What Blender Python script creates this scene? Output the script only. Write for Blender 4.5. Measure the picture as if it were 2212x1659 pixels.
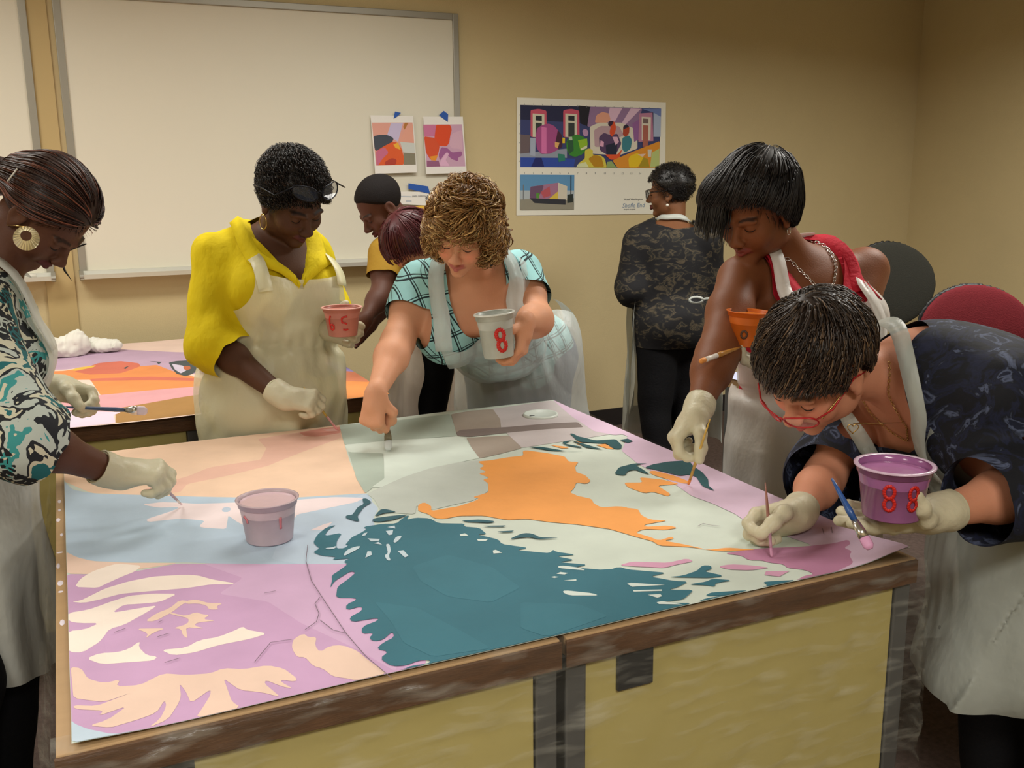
import bpy, math, random
import numpy as np
from mathutils import Vector, Matrix
from mathutils.geometry import tessellate_polygon

for _o in list(bpy.data.objects): bpy.data.objects.remove(_o, do_unlink=True)
SC = bpy.context.scene
COL = SC.collection

# ------------------------------------------------------------------ camera
IW, IH = 2212, 1659
FPX, PITCH, ROLL, YAW, CAMZ = 2085.0, 12.0, -0.62, 24.7, 1.47
_p, _r, _a = (math.radians(v) for v in (PITCH, ROLL, YAW))
_fw = np.array([0, math.cos(_p), -math.sin(_p)]); _up0 = np.array([0, math.sin(_p), math.cos(_p)]); _rt0 = np.array([1., 0, 0])
_rt = _rt0*math.cos(_r)+_up0*math.sin(_r); _up = -_rt0*math.sin(_r)+_up0*math.cos(_r)
_RZ = np.array([[math.cos(_a), math.sin(_a), 0], [-math.sin(_a), math.cos(_a), 0], [0, 0, 1]])
CF, CR, CU = _RZ@_fw, _RZ@_rt, _RZ@_up
CAM = np.array([0, 0, CAMZ])
cd = bpy.data.cameras.new('camera'); cam = bpy.data.objects.new('camera', cd); COL.objects.link(cam)
cd.sensor_width = 36.0; cd.lens = 36.0*FPX/IW; cd.clip_start = 0.05; cd.clip_end = 60
cam.matrix_world = Matrix([[CR[0], CU[0], -CF[0], CAM[0]], [CR[1], CU[1], -CF[1], CAM[1]], [CR[2], CU[2], -CF[2], CAM[2]], [0, 0, 0, 1]])
SC.camera = cam

def ray(x, y): return CF + CR*(x-IW/2)/FPX - CU*(y-IH/2)/FPX
def at(x, y, d): return CAM + ray(x, y)*d            # a point of the place at depth d
def on_z(x, y, z=0.75): r = ray(x, y); return CAM + r*(z-CAMZ)/r[2]
def on_y(x, y, Y): r = ray(x, y); return CAM + r*Y/r[1]
def on_x(x, y, X): r = ray(x, y); return CAM + r*X/r[0]

# ------------------------------------------------------------------ world and lights
w = bpy.data.worlds.new('world'); SC.world = w; w.use_nodes = True
w.node_tree.nodes['Background'].inputs[0].default_value = (1.0, 0.93, 0.80, 1)
w.node_tree.nodes['Background'].inputs[1].default_value = 0.05
def area(name, loc, size, power, col, rot=(0, 0, 0)):
    l = bpy.data.lights.new(name, 'AREA'); l.shape = 'RECTANGLE'; l.size, l.size_y = size; l.energy = power; l.color = col; l.spread = math.radians(160)
    o = bpy.data.objects.new(name, l); o.location = loc; o.rotation_euler = rot; COL.objects.link(o); return o
WARM = (1.0, 0.965, 0.89)
area('ceiling_panel_light', (1.35, 3.35, 2.72), (1.2, 0.6), 30, WARM)
area('ceiling_panel_light_far_left', (-0.9, 3.5, 2.72), (1.2, 0.6), 34, WARM)
area('ceiling_panel_light_near', (0.3, -1.0, 2.72), (1.2, 0.6), 66, WARM)
area('ceiling_panel_light_left', (-1.7, 0.6, 2.72), (1.2, 0.6), 40, WARM)
area('right_wall_fill_light', (3.5, 2.3, 2.72), (1.2, 0.6), 62, WARM)  # added fill, no panel known here; lifts the right part of the walls
vs = SC.view_settings; vs.view_transform = 'Standard'; vs.look = 'None'; vs.gamma = 1.0; vs.exposure = 0.0; vs.use_curve_mapping = False
SC.cycles.max_bounces = 8; SC.cycles.transparent_max_bounces = 16
SC.cycles.use_denoising = True

# ------------------------------------------------------------------ colour and materials
def lin(c):
    c = [v/255.0 for v in c]
    return tuple((v/12.92 if v <= 0.04045 else ((v+0.055)/1.055)**2.4) for v in c)
def nd(t, kind, **kw):
    n = t.nodes.new(kind)
    for k, v in kw.items(): setattr(n, k, v)
    return n
def mat(name, c=(200, 200, 200), rough=0.6, metal=0.0, spec=0.4, bump=0.0, bscale=60, var=0.0, vscale=8, attr=False, sss=0.0, alpha=1.0, sheen=0.0, coat=0.0, stretch=(1, 1, 1), transl=0.0, bdist=0.004):
    m = bpy.data.materials.new(name); m.use_nodes = True; t = m.node_tree; L = t.links
    b = t.nodes['Principled BSDF']; out = t.nodes['Material Output']
    b.inputs['Roughness'].default_value = rough; b.inputs['Metallic'].default_value = metal
    b.inputs['Specular IOR Level'].default_value = spec
    if sss: b.inputs['Subsurface Weight'].default_value = sss; b.inputs['Subsurface Scale'].default_value = 0.006; b.inputs['Subsurface Radius'].default_value = (1, .35, .2)
    if sheen: b.inputs['Sheen Weight'].default_value = sheen
    if coat: b.inputs['Coat Weight'].default_value = coat
    tc = nd(t, 'ShaderNodeTexCoord')
    mp = nd(t, 'ShaderNodeMapping'); mp.inputs['Scale'].default_value = stretch; L.new(tc.outputs['Object'], mp.inputs['Vector'])
    src = None
    if attr:
        a = nd(t, 'ShaderNodeVertexColor', layer_name='Col'); src = a.outputs['Color']
    base = nd(t, 'ShaderNodeRGB'); base.outputs[0].default_value = (*lin(c), 1)
    if attr:
        mx = nd(t, 'ShaderNodeMix', data_type='RGBA', blend_type='MULTIPLY'); mx.inputs[0].default_value = 1
        L.new(src, mx.inputs[6]); L.new(base.outputs[0], mx.inputs[7]); src = mx.outputs[2]
    else: src = base.outputs[0]
    if var:
        n = nd(t, 'ShaderNodeTexNoise'); n.inputs['Scale'].default_value = vscale; n.inputs['Detail'].default_value = 5; L.new(mp.outputs[0], n.inputs['Vector'])
        mr = nd(t, 'ShaderNodeMapRange'); mr.inputs[1].default_value = .3; mr.inputs[2].default_value = .7; mr.inputs[3].default_value = 1-var; mr.inputs[4].default_value = 1+var*.6; L.new(n.outputs['Fac'], mr.inputs[0])
        mx = nd(t, 'ShaderNodeVectorMath', operation='SCALE'); L.new(src, mx.inputs[0]); L.new(mr.outputs[0], mx.inputs['Scale']); src = mx.outputs[0]
    L.new(src, b.inputs['Base Color'])
    if bump:
        n = nd(t, 'ShaderNodeTexNoise'); n.inputs['Scale'].default_value = bscale; n.inputs['Detail'].default_value = 4; L.new(mp.outputs[0], n.inputs['Vector'])
        bp = nd(t, 'ShaderNodeBump'); bp.inputs['Strength'].default_value = min(1, bump); bp.inputs['Distance'].default_value = bdist; L.new(n.outputs['Fac'], bp.inputs['Height']); L.new(bp.outputs[0], b.inputs['Normal'])
    last = b.outputs[0]
    if transl:
        tr = nd(t, 'ShaderNodeBsdfTranslucent'); L.new(src, tr.inputs[0]); ms = nd(t, 'ShaderNodeMixShader'); ms.inputs[0].default_value = transl
        L.new(last, ms.inputs[1]); L.new(tr.outputs[0], ms.inputs[2]); last = ms.outputs[0]
    if alpha < 1:
        tp = nd(t, 'ShaderNodeBsdfTransparent'); ms = nd(t, 'ShaderNodeMixShader'); ms.inputs[0].default_value = alpha
        L.new(tp.outputs[0], ms.inputs[1]); L.new(last, ms.inputs[2]); last = ms.outputs[0]
    L.new(last, out.inputs['Surface'])
    return m

# ------------------------------------------------------------------ mesh helpers
def mesh_obj(name, V, F, m, parent=None, smooth=True, col=None, mi=None):
    """V (n,3) array, F list of faces or an (m,3)/(m,4) array"""
    me = bpy.data.meshes.new(name); V = np.asarray(V, dtype=np.float32)
    off = np.zeros(3); q = parent
    while q is not None: off = off+np.array(q.location); q = q.parent
    Vl = V - off.astype(np.float32)
    if isinstance(F, np.ndarray) and F.ndim == 2:
        n, k = F.shape
        me.vertices.add(len(Vl)); me.vertices.foreach_set('co', Vl.ravel())
        me.loops.add(n*k); me.loops.foreach_set('vertex_index', F.ravel().astype(np.int32))
        me.polygons.add(n); me.polygons.foreach_set('loop_start', np.arange(0, n*k, k, dtype=np.int32))
        me.update(calc_edges=True)
    else:
        me.from_pydata(Vl.tolist(), [], [list(map(int, f)) for f in F])
    if smooth: me.polygons.foreach_set('use_smooth', np.ones(len(me.polygons), dtype=bool))
    if col is not None:
        ca = me.color_attributes.new('Col', 'FLOAT_COLOR', 'POINT'); c4 = np.ones((len(V), 4), dtype=np.float32); c4[:, :3] = col
        ca.data.foreach_set('color', c4.ravel())
    for mm in (m if isinstance(m, (list, tuple)) else [m]): me.materials.append(mm)
    if mi is not None: me.polygons.foreach_set('material_index', np.asarray(mi, dtype=np.int32))
    me.update()
    o = bpy.data.objects.new(name, me); COL.objects.link(o)
    if parent is not None: o.parent = parent
    return o
def tag(o, label=None, cat=None, group=None, kind=None):
    for k, v in (('label', label), ('category', cat), ('group', group), ('kind', kind)):
        if v: o[k] = v
    return o
def empty(name, loc, label=None, cat=None, group=None):
    o = bpy.data.objects.new(name, None); o.location = tuple(float(v) for v in loc); o.empty_display_size = .05; COL.objects.link(o)
    return tag(o, label, cat, group)

class MB:
    """collects simple shapes into one mesh"""
    def __init__(s): s.V = []; s.F = []; s.C = []; s.n = 0; s.c = (1, 1, 1)
    def add(s, V, F, c=None):
        V = np.asarray(V, dtype=float); s.V.append(V); s.F += [[int(i)+s.n for i in f] for f in F]; s.C.append(np.tile(np.asarray(c if c is not None else s.c, dtype=float), (len(V), 1))); s.n += len(V); return s
    def box(s, lo, hi, bev=0.0, M=None, c=None):
        lo = np.array(lo, float); hi = np.array(hi, float)
        if bev <= 0:
            V = np.array([[(lo, hi)[i][0], (lo, hi)[j][1], (lo, hi)[k][2]] for i in (0, 1) for j in (0, 1) for k in (0, 1)])
            F = [(0, 1, 3, 2), (4, 6, 7, 5), (0, 4, 5, 1), (2, 3, 7, 6), (0, 2, 6, 4), (1, 5, 7, 3)]
        else:
            import bmesh
            bm = bmesh.new(); bmesh.ops.create_cube(bm, size=1)
            for v in bm.verts: v.co = Vector([lo[i]+(hi[i]-lo[i])*(v.co[i]+.5) for i in range(3)])
            bmesh.ops.bevel(bm, geom=bm.edges[:], offset=bev, segments=2, affect='EDGES', profile=.5)
            V = np.array([v.co[:] for v in bm.verts]); bm.verts.index_update(); F = [[v.index for v in f.verts] for f in bm.faces]; bm.free()
        if M is not None: V = V@np.array(M)[:3, :3].T + np.array(M)[:3, 3]
        return s.add(V, F, c)
    def tube(s, pts, r, n=8, flat=None, c=None, cap=True, up=(0, 0, 1)):
        pts = np.asarray(pts, float); k = len(pts); r = np.broadcast_to(np.asarray(r, float), (k,))
        T = np.gradient(pts, axis=0); T /= np.linalg.norm(T, axis=1)[:, None]+1e-12
        u = np.array(up, float)
        if abs(u@T[0]) > .95: u = np.array([1., 0, 0])
        a = u-T[0]*(u@T[0]); a /= np.linalg.norm(a); V = []; th = np.arange(n)*2*math.pi/n
        for i in range(k):
            a = a-T[i]*(a@T[i]); a /= np.linalg.norm(a)+1e-12; b = np.cross(T[i], a); fa = 1 if flat is None else flat
            V.append(pts[i]+r[i]*(np.cos(th)[:, None]*b+fa*np.sin(th)[:, None]*a))
        V = np.concatenate(V); F = [(i*n+j, i*n+(j+1) % n, (i+1)*n+(j+1) % n, (i+1)*n+j) for i in range(k-1) for j in range(n)]
        if cap: F += [tuple(range(n-1, -1, -1)), tuple((k-1)*n+j for j in range(n))]
        return s.add(V, F, c)
    def lathe(s, prof, o=(0, 0, 0), n=32, ax=None, c=None):
        """prof list of (r, z)"""
        th = np.arange(n)*2*math.pi/n; V = np.concatenate([np.stack([r*np.cos(th), r*np.sin(th), np.full(n, z)], 1) for r, z in prof])
        if ax is not None: V = V@np.array(ax, float)
        V = V+np.array(o, float); k = len(prof)
        F = [(i*n+j, i*n+(j+1) % n, (i+1)*n+(j+1) % n, (i+1)*n+j) for i in range(k-1) for j in range(n)]
        return s.add(V, F, c)
    def sphere(s, o, r, n=16, R=None, c=None):
        pr = [(math.sin(t), -math.cos(t)) for t in np.linspace(0.02, math.pi-.02, n//2+1)]
        th = np.arange(n)*2*math.pi/n; V = np.concatenate([np.stack([a*np.cos(th), a*np.sin(th), np.full(n, z)], 1) for a, z in pr])*np.broadcast_to(np.asarray(r, float), (3,))
        if R is not None: V = V@np.asarray(R).T
        k = len(pr); F = [(i*n+j, i*n+(j+1) % n, (i+1)*n+(j+1) % n, (i+1)*n+j) for i in range(k-1) for j in range(n)]+[tuple(range(n-1, -1, -1)), tuple((k-1)*n+j for j in range(n))]
        return s.add(V+np.array(o, float), F, c)
    def ribbon(s, pts, nor, wd, c=None, th=0.0015):
        """flat strap following pts, nor = outward normals"""
        pts = np.asarray(pts, float); nor = np.asarray(nor, float); k = len(pts); T = np.gradient(pts, axis=0); T /= np.linalg.norm(T, axis=1)[:, None]+1e-9
        S = np.cross(T, nor); S /= np.linalg.norm(S, axis=1)[:, None]+1e-9; wd = np.broadcast_to(np.asarray(wd, float), (k,))[:, None]
        V = np.stack([pts-S*wd/2, pts+S*wd/2, pts+S*wd/2+nor*th, pts-S*wd/2+nor*th], 1).reshape(-1, 3)
        F = [(i*4+j, i*4+(j+1) % 4, i*4+4+(j+1) % 4, i*4+4+j) for i in range(k-1) for j in range(4)]+[(3, 2, 1, 0), tuple((k-1)*4+j for j in range(4))]
        return s.add(V, F, c)
    def build(s, name, m, parent=None, smooth=False, col=False):
        V = np.concatenate(s.V)
        return mesh_obj(name, V, s.F, m, parent, smooth, col=np.concatenate(s.C) if col else None)

def poly_tris(P2):
    v = [Vector((float(a), float(b), 0)) for a, b in P2]
    return [tuple(t) for t in tessellate_polygon([v])]
rng = np.random.RandomState(7); random.seed(7)
# ------------------------------------------------------------------ room shell
YW, XR, XL, YB, ZC = 4.91, 5.24, -2.6, -2.4, 2.75
M_wall = mat('wall_paint', (208, 191, 148), .75, spec=.2, bump=.25, bscale=180, var=.04, vscale=2)
M_ceil = mat('ceiling_tile', (205, 200, 185), .9, spec=.1, bump=.3, bscale=90)
M_floor = mat('carpet', (92, 78, 72), .95, spec=.05, bump=.8, bscale=300, var=.25, vscale=60)
M_base = mat('baseboard_rubber', (38, 34, 34), .5)
M_trim = mat('trim_paint', (190, 168, 118), .6)
M_alu = mat('aluminium', (165, 163, 152), .45, metal=.55, spec=.5)
M_alu_l = mat('aluminium_bright', (215, 215, 205), .35, metal=.6)
M_wb = mat('whiteboard_enamel', (224, 221, 204), .42, spec=.25, var=.02, vscale=1.5)
def struct(name, lo, hi, m):
    o = MB().box(lo, hi).build(name, m); o['kind'] = 'structure'; return o
struct('floor', (XL-.1, YB-.1, -.1), (XR+.1, YW+.1, 0), M_floor)
struct('ceiling', (XL-.1, YB-.1, ZC), (XR+.1, YW+.1, ZC+.1), M_ceil)
struct('wall_back', (XL-.1, YW, 0), (XR+.1, YW+.1, ZC), M_wall)
struct('wall_right', (XR, YB-.1, 0), (XR+.1, YW, ZC), M_wall)
struct('wall_left', (XL-.1, YB-.1, 0), (XL, YW, ZC), M_wall)
struct('wall_front', (XL, YB-.1, 0), (XR, YB, ZC), M_wall)
struct('baseboard_back', (XL, YW-.012, 0), (XR-.012, YW, .105), M_base)
struct('baseboard_right', (XR-.012, YB, 0), (XR, YW, .105), M_base)
struct('trim_1', (-.085, YW-.012, 0.1), (.035, YW, ZC), M_trim)

def whiteboard(x0, x1, z0, z1, label):
    t = empty('whiteboard', ((x0+x1)/2, YW, z0), label, 'whiteboard', 'whiteboards on the back wall')
    y1 = YW-.001; f = .032
    MB().box((x0+f*.6, y1-.016, z0+.01), (x1-f*.6, y1, z1-f*.6)).build('writing_surface', M_wb, t)
    m = MB(); m.box((x0, y1-.026, z0), (x0+f, y1, z1), .003); m.box((x1-f, y1-.026, z0), (x1, y1, z1), .003); m.box((x0+f, y1-.026, z1-f), (x1-f, y1, z1), .003)
    m.build('frame', M_alu, t)
    m = MB(); xs = (x0, x1)
    prof = [(0, .022), (-.03, .02), (-.034, 0.0), (-.085, -.003), (-.092, .008), (-.095, .008), (-.096, -.012), (-.02, -.016), (0, -.012)]
    V = [(x, y1-.0+p[0], z0+p[1]) for x in xs for p in prof]; n = len(prof)
    F = [(i, (i+1) % n, n+(i+1) % n, n+i) for i in range(n)]+[tuple(range(n-1, -1, -1)), tuple(range(n, 2*n))]
    m.add(V, F); m.build('marker_tray', M_alu_l, t)
    for x in (x0+.006, x1-.006):
        q = MB(); th = np.linspace(0, math.pi, 12)
        ring = [(0, -.018)]+[(-.05-.05*math.sin(a), -.001+.02*-math.cos(a)) for a in th]+[(0, .024)]
        V = [(x+dx, y1-.001+p[0], z0+p[1]) for dx in (-.009, .009) for p in ring]; n = len(ring)
        F = [(i, (i+1) % n, n+(i+1) % n, n+i) for i in range(n)]+[tuple(range(n-1, -1, -1)), tuple(range(n, 2*n))]
        q.add(V, F); q.build('tray_end_cap', M_alu, t)
    return t
whiteboard(.06, 1.965, 1.055, 2.305, 'large whiteboard in aluminium frame on the back wall behind the painters, prints taped to it')
whiteboard(-1.9, -.045, 1.055, 2.42, 'whiteboard at the left edge with markers lying in its tray')
# markers in the left board's tray
M_plw = mat('marker_white', (225, 222, 210), .4); M_yel = mat('marker_yellow', (228, 200, 40), .4); M_blk = mat('black_plastic', (25, 25, 28), .4)
def marker(x, capm, cap_label):
    t = empty('whiteboard_marker', (x, YW-.062, 1.065), cap_label, 'marker', None)
    MB().tube([(x-.01, YW-.062, 1.0655), (x+.07, YW-.062, 1.0655)], .0085, 12).build('barrel', M_plw, t, True)
    MB().tube([(x-.05, YW-.062, 1.0655), (x-.01, YW-.062, 1.0655)], .0095, 12).build('cap', capm, t, True)
marker(-.33, M_yel, 'yellow-capped marker lying in the left whiteboard tray')
marker(-.19, M_plw, 'white marker lying in the left whiteboard tray, nearest the wall trim')

# ------------------------------------------------------------------ polygons painted on a plane
def crop(x0, y0, s): return lambda p: (x0+p[0]/s, y0+p[1]/s)
C1 = crop(120, 860, 3.16); C2 = crop(120, 1180, 2.836); C3 = crop(650, 860, 3.16); C4 = crop(650, 1050, 3.16); C5 = crop(1250, 880, 3.1155)
C7 = crop(0, 680, 4.608); C8 = crop(690, 680, 6.638); CP = crop(1080, 180, 5.53); CW = crop(740, 220, 6.913)
class Painting:
    """a flat sheet whose picture is made of thin layers of paint; each layer follows the sheet's own relief"""
    def __init__(s, plane, zfn=None, step=.05, lift=.00018): s.plane = plane; s.V = []; s.F = []; s.C = []; s.n = 0; s.k = 0; s.zfn = zfn; s.step = step; s.lift = lift
    def rect_uv(s, u0, v0, u1, v1, c):
        s.poly([(u0, v0), (u1, v0), (u1, v1), (u0, v1)], c, raw=True)
    def z(s, u, v):
        """relief, linear inside each triangle of a square grid so that all layers stay parallel"""
        h = s.step; i = np.floor(u/h); j = np.floor(v/h); a = u/h-i; b = v/h-j; f = lambda p, q: s.zfn(p*h, q*h)
        z00, z11, z10, z01 = f(i, j), f(i+1, j+1), f(i+1, j), f(i, j+1)
        return np.where(a >= b, z00+(z10-z00)*a+(z11-z10)*b, z00+(z01-z00)*b+(z11-z01)*a)
    def _push(s, P, F, c):
        s.V.append(np.column_stack([P, np.full(len(P), s.k*s.lift)])); s.F += [[a+s.n for a in f] for f in F]; s.C.append(np.tile(lin(c), (len(P), 1))); s.n += len(P); s.k += 1
    def uv(s, p):
        q = s.plane(*p); return q
    def poly(s, pts, c, cr=None, raw=False):
        P = [p if raw else s.uv(cr(p) if cr else p) for p in pts]
        P = np.array(P, float); ar = 0.5*np.sum(P[:, 0]*np.roll(P[:, 1], -1)-np.roll(P[:, 0], -1)*P[:, 1])
        if ar < 0: P = P[::-1]
        # round the outline a little, as a brush would leave it
        if len(P) > 4:
            Q = []
            for i in range(len(P)):
                a, b, d = P[i-1], P[i], P[(i+1) % len(P)]
                Q += [b+(a-b)*min(.25, .006/(np.linalg.norm(a-b)+1e-9)), b+(d-b)*min(.25, .006/(np.linalg.norm(d-b)+1e-9))]
            P = np.array(Q)
        T = [t for t in poly_tris(P) if len(set(t)) == 3]
        import bmesh
        bm = bmesh.new(); vs_ = [bm.verts.new((x, y, 0)) for x, y in P]
        for t in T:
            try: bm.faces.new([vs_[i] for i in t])
            except ValueError: pass
        if s.zfn is not None:
            lo, hi = P.min(0), P.max(0)
            for ax in (0, 1):
                g = math.ceil(lo[ax]/s.step)*s.step
                while g < hi[ax]:
                    co = [0, 0, 0]; co[ax] = g; no = [0, 0, 0]; no[ax] = 1
                    bmesh.ops.bisect_plane(bm, geom=bm.verts[:]+bm.edges[:]+bm.faces[:], plane_co=co, plane_no=no, dist=1e-6); g += s.step
            g = math.ceil((lo[0]-hi[1])/s.step)*s.step
            while g < hi[0]-lo[1]:
                bmesh.ops.bisect_plane(bm, geom=bm.verts[:]+bm.edges[:]+bm.faces[:], plane_co=(g, 0, 0), plane_no=(1, -1, 0), dist=1e-6); g += s.step
        bm.verts.index_update(); V = np.array([v.co[:2] for v in bm.verts]); F = []
        for f in bm.faces:
            f.normal_update(); idx = [v.index for v in f.verts]; F.append(idx if f.normal.z >= 0 else idx[::-1])
        bm.free()
        if len(V): s._push(V, F, c)
    def build(s, name, m, to3, parent=None):
        V = np.concatenate(s.V); z = s.z(V[:, 0], V[:, 1]) if s.zfn is not None else 0
        return mesh_obj(name, to3(V[:, 0], V[:, 1], V[:, 2]+z), s.F, m, parent, smooth=False, col=np.concatenate(s.C))
M_canvas = mat('painted_cloth', (255, 255, 255), .62, spec=.25, attr=True, bump=.22, bscale=35, var=.07, vscale=9)
M_print = mat('printed_paper', (255, 255, 255), .5, spec=.3, attr=True)

# poster on the back wall
def planeW(x, y): p = on_y(x, y, YW-.004); return (p[0], p[2])
pw = Painting(planeW, lift=.00006)
pw.poly([(1116.5, 210.5), (1438.5, 221), (1436, 462), (1115.5, 465.5)], (238, 236, 222))
D_ = lambda pts, c: pw.poly(pts, c, CP)
D_([(243, 258), (1922, 300), (1900, 1010), (243, 1002)], (60, 68, 118))
D_([(243, 258), (1075, 280), (1050, 480), (243, 430)], (35, 38, 72)); D_([(940, 265), (1075, 280), (1060, 520), (960, 480)], (26, 24, 38))
D_([(243, 880), (900, 900), (880, 1002), (243, 1002)], (48, 78, 170)); D_([(370, 1000), (430, 870), (490, 870), (530, 1000)], (30, 40, 110))
D_([(243, 610), (360, 620), (350, 840), (243, 840)], (110, 96, 100)); D_([(243, 840), (800, 780), (800, 890), (243, 885)], (150, 158, 175))
for dx in (0, 390): D_([(365+dx, 330), (375+dx, 318), (460+dx, 305), (555+dx, 325), (560+dx, 660), (365+dx, 640)], (205, 88, 112)); D_([(390+dx, 360), (530+dx, 370), (530+dx, 650), (390+dx, 640)], (215, 212, 190)); D_([(425+dx, 385), (500+dx, 390), (500+dx, 450), (425+dx, 445)], (40, 45, 50)); D_([(425+dx, 470), (500+dx, 475), (500+dx, 640), (425+dx, 640)], (55, 62, 60))
D_([(360, 650), (425, 655), (420, 870), (360, 860)], (170, 180, 200))
D_([(425, 640), (440, 540), (500, 500), (580, 480), (650, 510), (700, 570), (740, 700), (700, 790), (600, 840), (490, 845), (440, 780)], (170, 80, 140))
D_([(495, 520), (555, 530), (555, 840), (495, 835)], (222, 120, 180)); D_([(690, 560), (740, 620), (745, 760), (690, 790), (660, 720)], (72, 34, 58)); D_([(745, 650), (775, 650), (775, 715), (745, 715)], (238, 205, 40)); D_([(655, 700), (710, 710), (690, 775), (655, 760)], (232, 180, 110))
D_([(790, 700), (830, 640), (920, 610), (1000, 640), (1050, 700), (1040, 780), (980, 850), (900, 880), (830, 860), (795, 790)], (62, 140, 52)); D_([(930, 680), (1040, 660), (1045, 740), (960, 800)], (150, 195, 50)); D_([(800, 690), (870, 660), (880, 800), (820, 850)], (46, 92, 62)); D_([(820, 640), (860, 640), (865, 680), (825, 680)], (190, 205, 180)); D_([(960, 780), (1040, 740), (1040, 775), (970, 800)], (225, 228, 190)); D_([(690, 840), (770, 850), (780, 920), (700, 940)], (50, 130, 110))
D_([(980, 560), (1020, 540), (1055, 570), (1050, 630), (1000, 635)], (190, 150, 190))
D_([(1075, 280), (1700, 300), (1640, 480), (1640, 700), (1100, 520), (1040, 520)], (150, 120, 160)); D_([(1310, 290), (1460, 295), (1370, 460), (1280, 440)], (225, 190, 215)); D_([(1560, 300), (1680, 305), (1500, 490), (1450, 480)], (222, 190, 215))
D_([(1130, 470), (1150, 380), (1220, 340), (1300, 360), (1320, 440), (1280, 470)], (230, 165, 140)); D_([(1070, 520), (1180, 470), (1450, 470), (1640, 560), (1640, 780), (1420, 860), (1080, 840)], (222, 216, 200)); D_([(1120, 560), (1200, 510), (1420, 510), (1480, 620), (1200, 760), (1130, 760)], (190, 160, 170))
D_([(1580, 480), (1680, 420), (1700, 650), (1600, 700)], (150, 100, 160))
D_([(1180, 640), (1240, 590), (1320, 620), (1400, 600), (1450, 720), (1380, 850), (1270, 850), (1190, 800)], (88, 66, 104)); D_([(1260, 740), (1400, 700), (1390, 850), (1270, 850)], (36, 42, 66)); D_([(1200, 680), (1240, 700), (1235, 760), (1190, 750)], (230, 175, 205)); D_([(1340, 640), (1400, 640), (1420, 700), (1380, 740)], (225, 180, 205))
D_([(1290, 470), (1320, 450), (1370, 460), (1385, 530), (1370, 600), (1330, 645), (1305, 590), (1320, 520)], (224, 84, 44)); D_([(1285, 480), (1310, 450), (1360, 450), (1330, 510), (1300, 515)], (60, 34, 58))
D_([(1470, 510), (1510, 490), (1545, 520), (1540, 600), (1500, 645), (1465, 620)], (178, 72, 46)); D_([(1472, 512), (1510, 490), (1545, 520), (1470, 550)], (40, 40, 62)); D_([(1460, 650), (1540, 620), (1575, 680), (1560, 780), (1490, 830), (1455, 780)], (62, 132, 146))
D_([(1250, 850), (1400, 850), (1460, 780), (1420, 900), (1320, 915)], (232, 92, 50))
D_([(1660, 360), (1820, 350), (1830, 690), (1650, 700)], (188, 130, 160)); D_([(1690, 400), (1800, 405), (1795, 680), (1690, 680)], (222, 215, 200)); D_([(1705, 420), (1770, 425), (1770, 480), (1705, 478)], (120, 100, 100)); D_([(1705, 500), (1770, 505), (1765, 760), (1700, 760)], (176, 104, 90))
D_([(1830, 330), (1922, 300), (1915, 640), (1830, 640)], (170, 185, 215)); D_([(1690, 305), (1922, 303), (1920, 400), (1830, 350)], (110, 130, 190))
D_([(1340, 920), (1600, 810), (1905, 690), (1900, 1010), (1400, 1010)], (226, 150, 50)); D_([(1530, 900), (1560, 860), (1640, 830), (1720, 880), (1640, 1005), (1540, 1005)], (235, 200, 40)); D_([(1650, 1005), (1710, 885), (1760, 900), (1785, 1005)], (172, 150, 40)); D_([(1640, 850), (1740, 840), (1700, 880)], (230, 200, 180)); D_([(1810, 830), (1900, 780), (1900, 1005), (1790, 1005)], (190, 205, 130)); D_([(1760, 790), (1810, 790), (1800, 880), (1765, 880)], (215, 212, 200))
D_([(910, 1005), (940, 950), (1010, 900), (1010, 800), (1060, 775), (1110, 800), (1100, 850), (1200, 860), (1250, 900), (1275, 1008)], (218, 205, 80)); D_([(1050, 900), (1130, 850), (1210, 880), (1240, 1000), (1120, 1000)], (190, 140, 30)); D_([(905, 1005), (930, 965), (1020, 940), (1060, 1005)], (222, 228, 180)); D_([(1275, 940), (1330, 930), (1390, 1008), (1275, 1008)], (150, 175, 110))
# lower photograph on the poster
D_([(240, 1090), (885, 1094), (880, 1508), (238, 1512)], (98, 152, 196)); D_([(240, 1280), (880, 1280), (880, 1400), (240, 1400)], (180, 190, 195)); D_([(240, 1385), (880, 1370), (880, 1508), (238, 1512)], (150, 146, 130))
D_([(360, 1235), (700, 1185), (700, 1400), (350, 1375)], (170, 120, 150)); D_([(360, 1235), (520, 1215), (500, 1290), (430, 1380), (352, 1372)], (112, 84, 112)); D_([(690, 1185), (800, 1230), (795, 1400), (690, 1380)], (215, 208, 190)); D_([(580, 1380), (690, 1290), (690, 1380)], (222, 195, 80)); D_([(430, 1310), (470, 1310), (465, 1375), (430, 1370)], (90, 150, 60)); D_([(480, 1300), (590, 1230), (600, 1340), (520, 1370)], (190, 90, 100))
D_([(350, 1372), (780, 1385), (780, 1450), (410, 1430)], (52, 54, 62)); D_([(838, 1100), (850, 1100), (848, 1420), (836, 1420)], (40, 40, 46)); D_([(270, 1210), (282, 1210), (280, 1390), (270, 1390)], (120, 125, 130)); D_([(800, 1330), (870, 1320), (868, 1420), (800, 1430)], (46, 54, 52))
poster = pw.build('poster', M_print, lambda u, v, h: np.column_stack([u, YW-.004-h, v]))
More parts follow.
